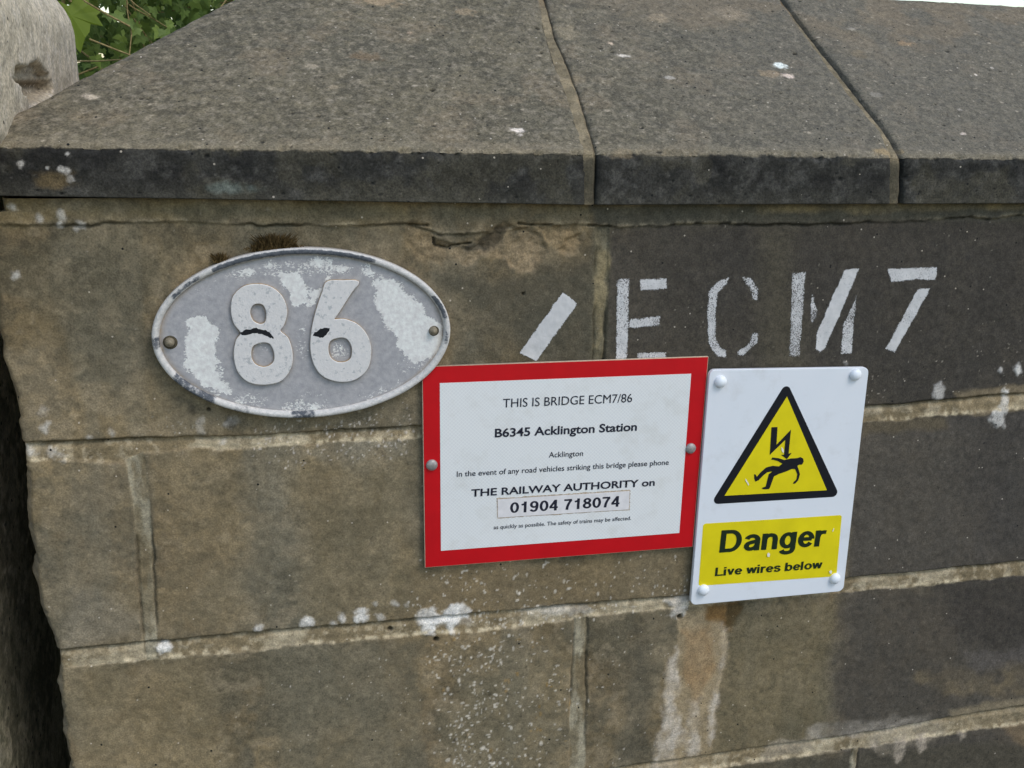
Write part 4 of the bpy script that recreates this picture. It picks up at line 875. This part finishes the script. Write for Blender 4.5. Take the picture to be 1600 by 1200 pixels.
# ================================================================== CONCRETE POST BESIDE THE WALL END
def post():
    hw = .30; xr_ = -.322; yf = -.10; XH = -.231                 # half width, right side of the shaft, front, right side of the head
    cx_, cyy = xr_-hw, yf+hw
    d = ray(118, 62); ts = (.50-CAM[1])/d[1]; zsh = CAM[2]+ts*d[2]; HD = .15; ztop = zsh+HD
    ns = 900; th = np.linspace(0, 2*math.pi, ns+1)-math.pi*.5
    nn = 5.0
    ux = np.sign(np.cos(th))*np.abs(np.cos(th))**(2/nn); uy = np.sign(np.sin(th))*np.abs(np.sin(th))**(2/nn)
    al = np.concatenate([[0], np.cumsum(np.hypot(np.diff(ux), np.diff(uy)))])      # even spacing round the outline
    tq = np.interp(np.linspace(0, al[-1], ns+1), al, np.arange(ns+1)); ux = np.interp(tq, np.arange(ns+1), ux); uy = np.interp(tq, np.arange(ns+1), uy)
    nxx = np.sign(ux)*np.abs(ux)**(nn-1); nyy = np.sign(uy)*np.abs(uy)**(nn-1); nl_ = np.hypot(nxx, nyy); nxx /= nl_; nyy /= nl_
    zs = np.concatenate([np.linspace(0, .6, 30), np.arange(.605, zsh, .003)])
    HEAD = 1+(XH-xr_)/hw
    lv = [(zz, 1+(float(np.interp(zz, [1.47, 1.50, 1.535, 1.55], [xr_, xr_+.006, XH-.006, XH]))-xr_)/hw) for zz in zs]+[(zsh+HD*math.sin(a), HEAD*(1-.9*(1-math.cos(a)))) for a in np.linspace(0, math.pi/2, 60)]+[(ztop, .02)]
    zz = np.array([l[0] for l in lv])[:, None]; sc = np.array([l[1] for l in lv])[:, None]
    x = cx_+hw*ux[None, :]*sc; y = cyy+hw*uy[None, :]*sc; z = zz+0*x
    arc = np.linspace(0, al[-1]*hw, ns+1)[None, :]+0*x; h = (fbm(arc, z, .05, 5, 700)-.5)*.004+(fbm(arc, z, .008, 3, 702)-.5)*.0016
    n1 = fbm(arc, z, .06, 5, 710); n2 = fbm(arc, z, .012, 4, 712, .6)
    c = np.ones(x.shape+(3,))*S(162, 157, 138); c = mixc(c, sst(.45, .65, n1)*.6, S(174, 169, 152)); c = mixc(c, sst(.52, .68, n2)*.5, S(132, 127, 110)); c = mixc(c, sst(.6, .72, 1-n2)*.6, S(176, 173, 160)); c = c*(.75+.5*fbm(arc, z, .006, 3, 714)[..., None])
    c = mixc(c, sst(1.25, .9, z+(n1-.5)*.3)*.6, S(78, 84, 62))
    c = mixc(c, sst(1.5, 1.3, z+(n1-.5)*.2)*sst(.42, .60, n2*.5+n1*.5)*.6, S(46, 52, 36))  # dark green blotches low down, painted in to deepen the gap's shade
    # broken patch: where the traced spot meets the front
    d = ray(60, 128); 
    t = (XH-CAM[0])/d[0]; sp_ = CAM+t*d
    dd = np.hypot((y-sp_[1])/4.2, (z-sp_[2])+(y-sp_[1])*.03)/.020+(fbm(y*.25, z, .014, 4, 720)-.5)*1.3+(x < cx_)*9
    m = sst(1.05, .8, dd); h -= m*(.007+.012*fbm(x, z, .008, 3, 722)); c = mixc(c, m*.8, S(132, 122, 100)); c = mixc(c, m*sst(.5, .65, fbm(x, z, .006, 3, 724))*.7, S(84, 74, 58))
    x = x+h*nxx[None, :]; y = y+h*nyy[None, :]
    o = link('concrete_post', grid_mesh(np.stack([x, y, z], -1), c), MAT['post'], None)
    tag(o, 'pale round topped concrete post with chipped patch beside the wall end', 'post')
post()

# ================================================================== PLANTS BEHIND THE WALL
def leaf_mat(name, a, b, tr=.35):
    m = NT(name, .55, .3); oi = m.n('ShaderNodeAttribute', attribute_name='tint')
    c = m.mix(oi.outputs['Fac'], a, b); m.base(c)
    ts = m.n('ShaderNodeBsdfTranslucent'); m.l(c, ts.inputs['Color']); ms = m.n('ShaderNodeMixShader'); ms.inputs[0].default_value = tr
    out = m.t.nodes['Material Output']; m.l(m.b.outputs[0], ms.inputs[1]); m.l(ts.outputs[0], ms.inputs[2]); m.l(ms.outputs[0], out.inputs[0]); return m.m
MAT['ivy'] = leaf_mat('ivy_leaf', (.070, .115, .028), (.30, .38, .08))
MAT['bigleaf'] = leaf_mat('sycamore_leaf', (.10, .17, .012), (.20, .26, .02), .45)
MAT['stem'] = plain('dry_stem', (.26, .19, .08), .8, .1, .4, 200)
IVY = [(0, -.05), (.18, -.16), (.46, -.12), (.38, .10), (.52, .34), (.24, .36), (0, .85), (-.24, .36), (-.52, .34), (-.38, .10), (-.46, -.12), (-.18, -.16)]
SYC = [(0, -.05), (.2, -.2), (.55, -.25), (.50, -.05), (.8, .1), (.62, .22), (.72, .5), (.42, .42), (.34, .62), (.2, .75), (0, 1.1), (-.2, .75), (-.34, .62), (-.42, .42), (-.72, .5), (-.62, .22), (-.8, .1), (-.5, -.05), (-.55, -.25), (-.2, -.2)]
def leaves(specs, shape):
    V = []; F = []; T = []
    for (p, size, nrm, upv, tint) in specs:
        n = nrm/np.linalg.norm(nrm); u_ = upv-n*(upv@n); u_ /= np.linalg.norm(u_); s_ = np.cross(u_, n); k = len(V)
        V.append(p+u_*size*.2); T.append(tint)
        for (a, b) in shape:
            V.append(p+s_*a*size+u_*b*size+n*size*(-.16*abs(a)-.12*b*b+rng.normal(0, .02))); T.append(tint)
        m = len(shape)
        for i in range(m): F.append((k, k+1+i, k+1+(i+1) % m))
    me = mesh_from(V, F); at = me.attributes.new('tint', 'FLOAT', 'POINT'); at.data.foreach_set('value', np.array(T, np.float32)); return me
def tube(paths, r0, r1, seg=6):
    V = []; F = []
    for P in paths:
        P = np.array(P); n = len(P)
        for i in range(n):
            d = P[min(i+1, n-1)]-P[max(i-1, 0)]; d /= np.linalg.norm(d); a = np.cross(d, (0, 0, 1) if abs(d[2]) < .9 else (1, 0, 0)); a /= np.linalg.norm(a); b = np.cross(d, a); r = r0+(r1-r0)*i/(n-1)
            for k in range(seg): V.append(P[i]+r*(a*math.cos(2*math.pi*k/seg)+b*math.sin(2*math.pi*k/seg)))
        b0 = len(V)-n*seg
        for i in range(n-1):
            for k in range(seg): F.append((b0+i*seg+k, b0+i*seg+(k+1) % seg, b0+(i+1)*seg+(k+1) % seg, b0+(i+1)*seg+k))
    return mesh_from(V, F)
ivy = empty('ivy_bush', (-.35, 2.0, 0), 'dark green ivy bush with thin dry stems behind the wall end', 'bush')
sp_ = []
for i in range(19000):
    p = np.array([rng.uniform(-1.3, .35), 1.30+abs(rng.normal(0, .6)), 2.35-abs(rng.normal(0, .55))])
    if p[2] > 2.35-.35*abs(p[0]+.5) or p[2] < .1: continue
    sp_.append((p, rng.uniform(.016, .036)*(1 if p[1] < 2.1 else 2.2), np.array([rng.normal(0, .6), -1, rng.normal(.35, .55)]), np.array([rng.normal(0, .7), rng.normal(0, .3), -1+rng.normal(0, .5)]), float(np.clip(rng.beta(1.3, 2.2)+.15*(p[1] < 1.75), 0, 1))))
link('leaves', leaves(sp_, IVY), MAT['ivy'], ivy, smooth=False)
paths = []
for i in range(64):
    p = np.array([rng.uniform(-.9, .3), rng.uniform(1.2, 1.45), rng.uniform(1.5, 2.0)]); d = np.array([rng.normal(0, 1), rng.normal(0, .2), rng.normal(.1, .7)]); d /= np.linalg.norm(d); P = [p]
    for s_ in range(9): d = d+rng.normal(0, .16, 3)+np.array([0, 0, -.05]); d /= np.linalg.norm(d); P.append(P[-1]+d*.045)
    paths.append(P)
for i in range(7):
    x0 = rng.uniform(-.9, .3); P = [np.array([x0+rng.normal(0, .02)*k, 1.75+rng.normal(0, .02), .0+k*.2]) for k in range(11)]; paths.append(P)
link('stem', tube(paths, .0022, .0012), MAT['stem'], ivy)
syc = empty('sycamore_sapling', (-.40, 1.25, 0), 'young sapling with large yellow green leaves beside the concrete post', 'sapling')
def at(pxx, pyy, y): d = ray(pxx, pyy); return CAM+d*((y-CAM[1])/d[1])
big = []
for (a, b, y, s_, tl) in ((108, 12, 1.22, .078, .9), (104, -60, 1.26, .09, .6), (170, -90, 1.3, .08, .4), (60, -120, 1.2, .1, .7)):
    big.append((at(a, b, y), s_, np.array([.25, -1, .25]), np.array([.15, 0, -1]), tl))
link('leaves', leaves(big, SYC), MAT['bigleaf'], syc, smooth=False)
q0 = at(112, 0, 1.24); link('stem', tube([[(q0[0]-.06, 1.28, 0), (q0[0]-.05, 1.28, .9), (q0[0]-.03, 1.27, 1.6), (q0[0]-.01, 1.25, q0[2]+.12), (q0[0]+.02, 1.25, q0[2]+.2)], [(q0[0]-.02, 1.26, q0[2]+.08), (q0[0], 1.235, q0[2]+.03), (q0[0], 1.222, q0[2]-.005)]], .006, .003), MAT['stem'], syc)

# ================================================================== GROUND
MAT['ground'] = plain('rough_grass_ground', (.07, .075, .04), .95, .1, .4, 3)
MAT['pavement'] = plain('asphalt_pavement', (.09, .088, .082), .9, .2, .25, 60)
def sheet(name, x0, x1, y0, y1, z, m):
    o = link(name, mesh_from([(x0, y0, z), (x1, y0, z), (x1, y1, z), (x0, y1, z)], [(0, 1, 2, 3)]), m, None, False); tag(o, kind='structure'); return o
sheet('ground', -400, 400, -400, 400, -.004, MAT['ground'])
sheet('pavement', -6, 8, -1.9, -.005, .004, MAT['pavement'])
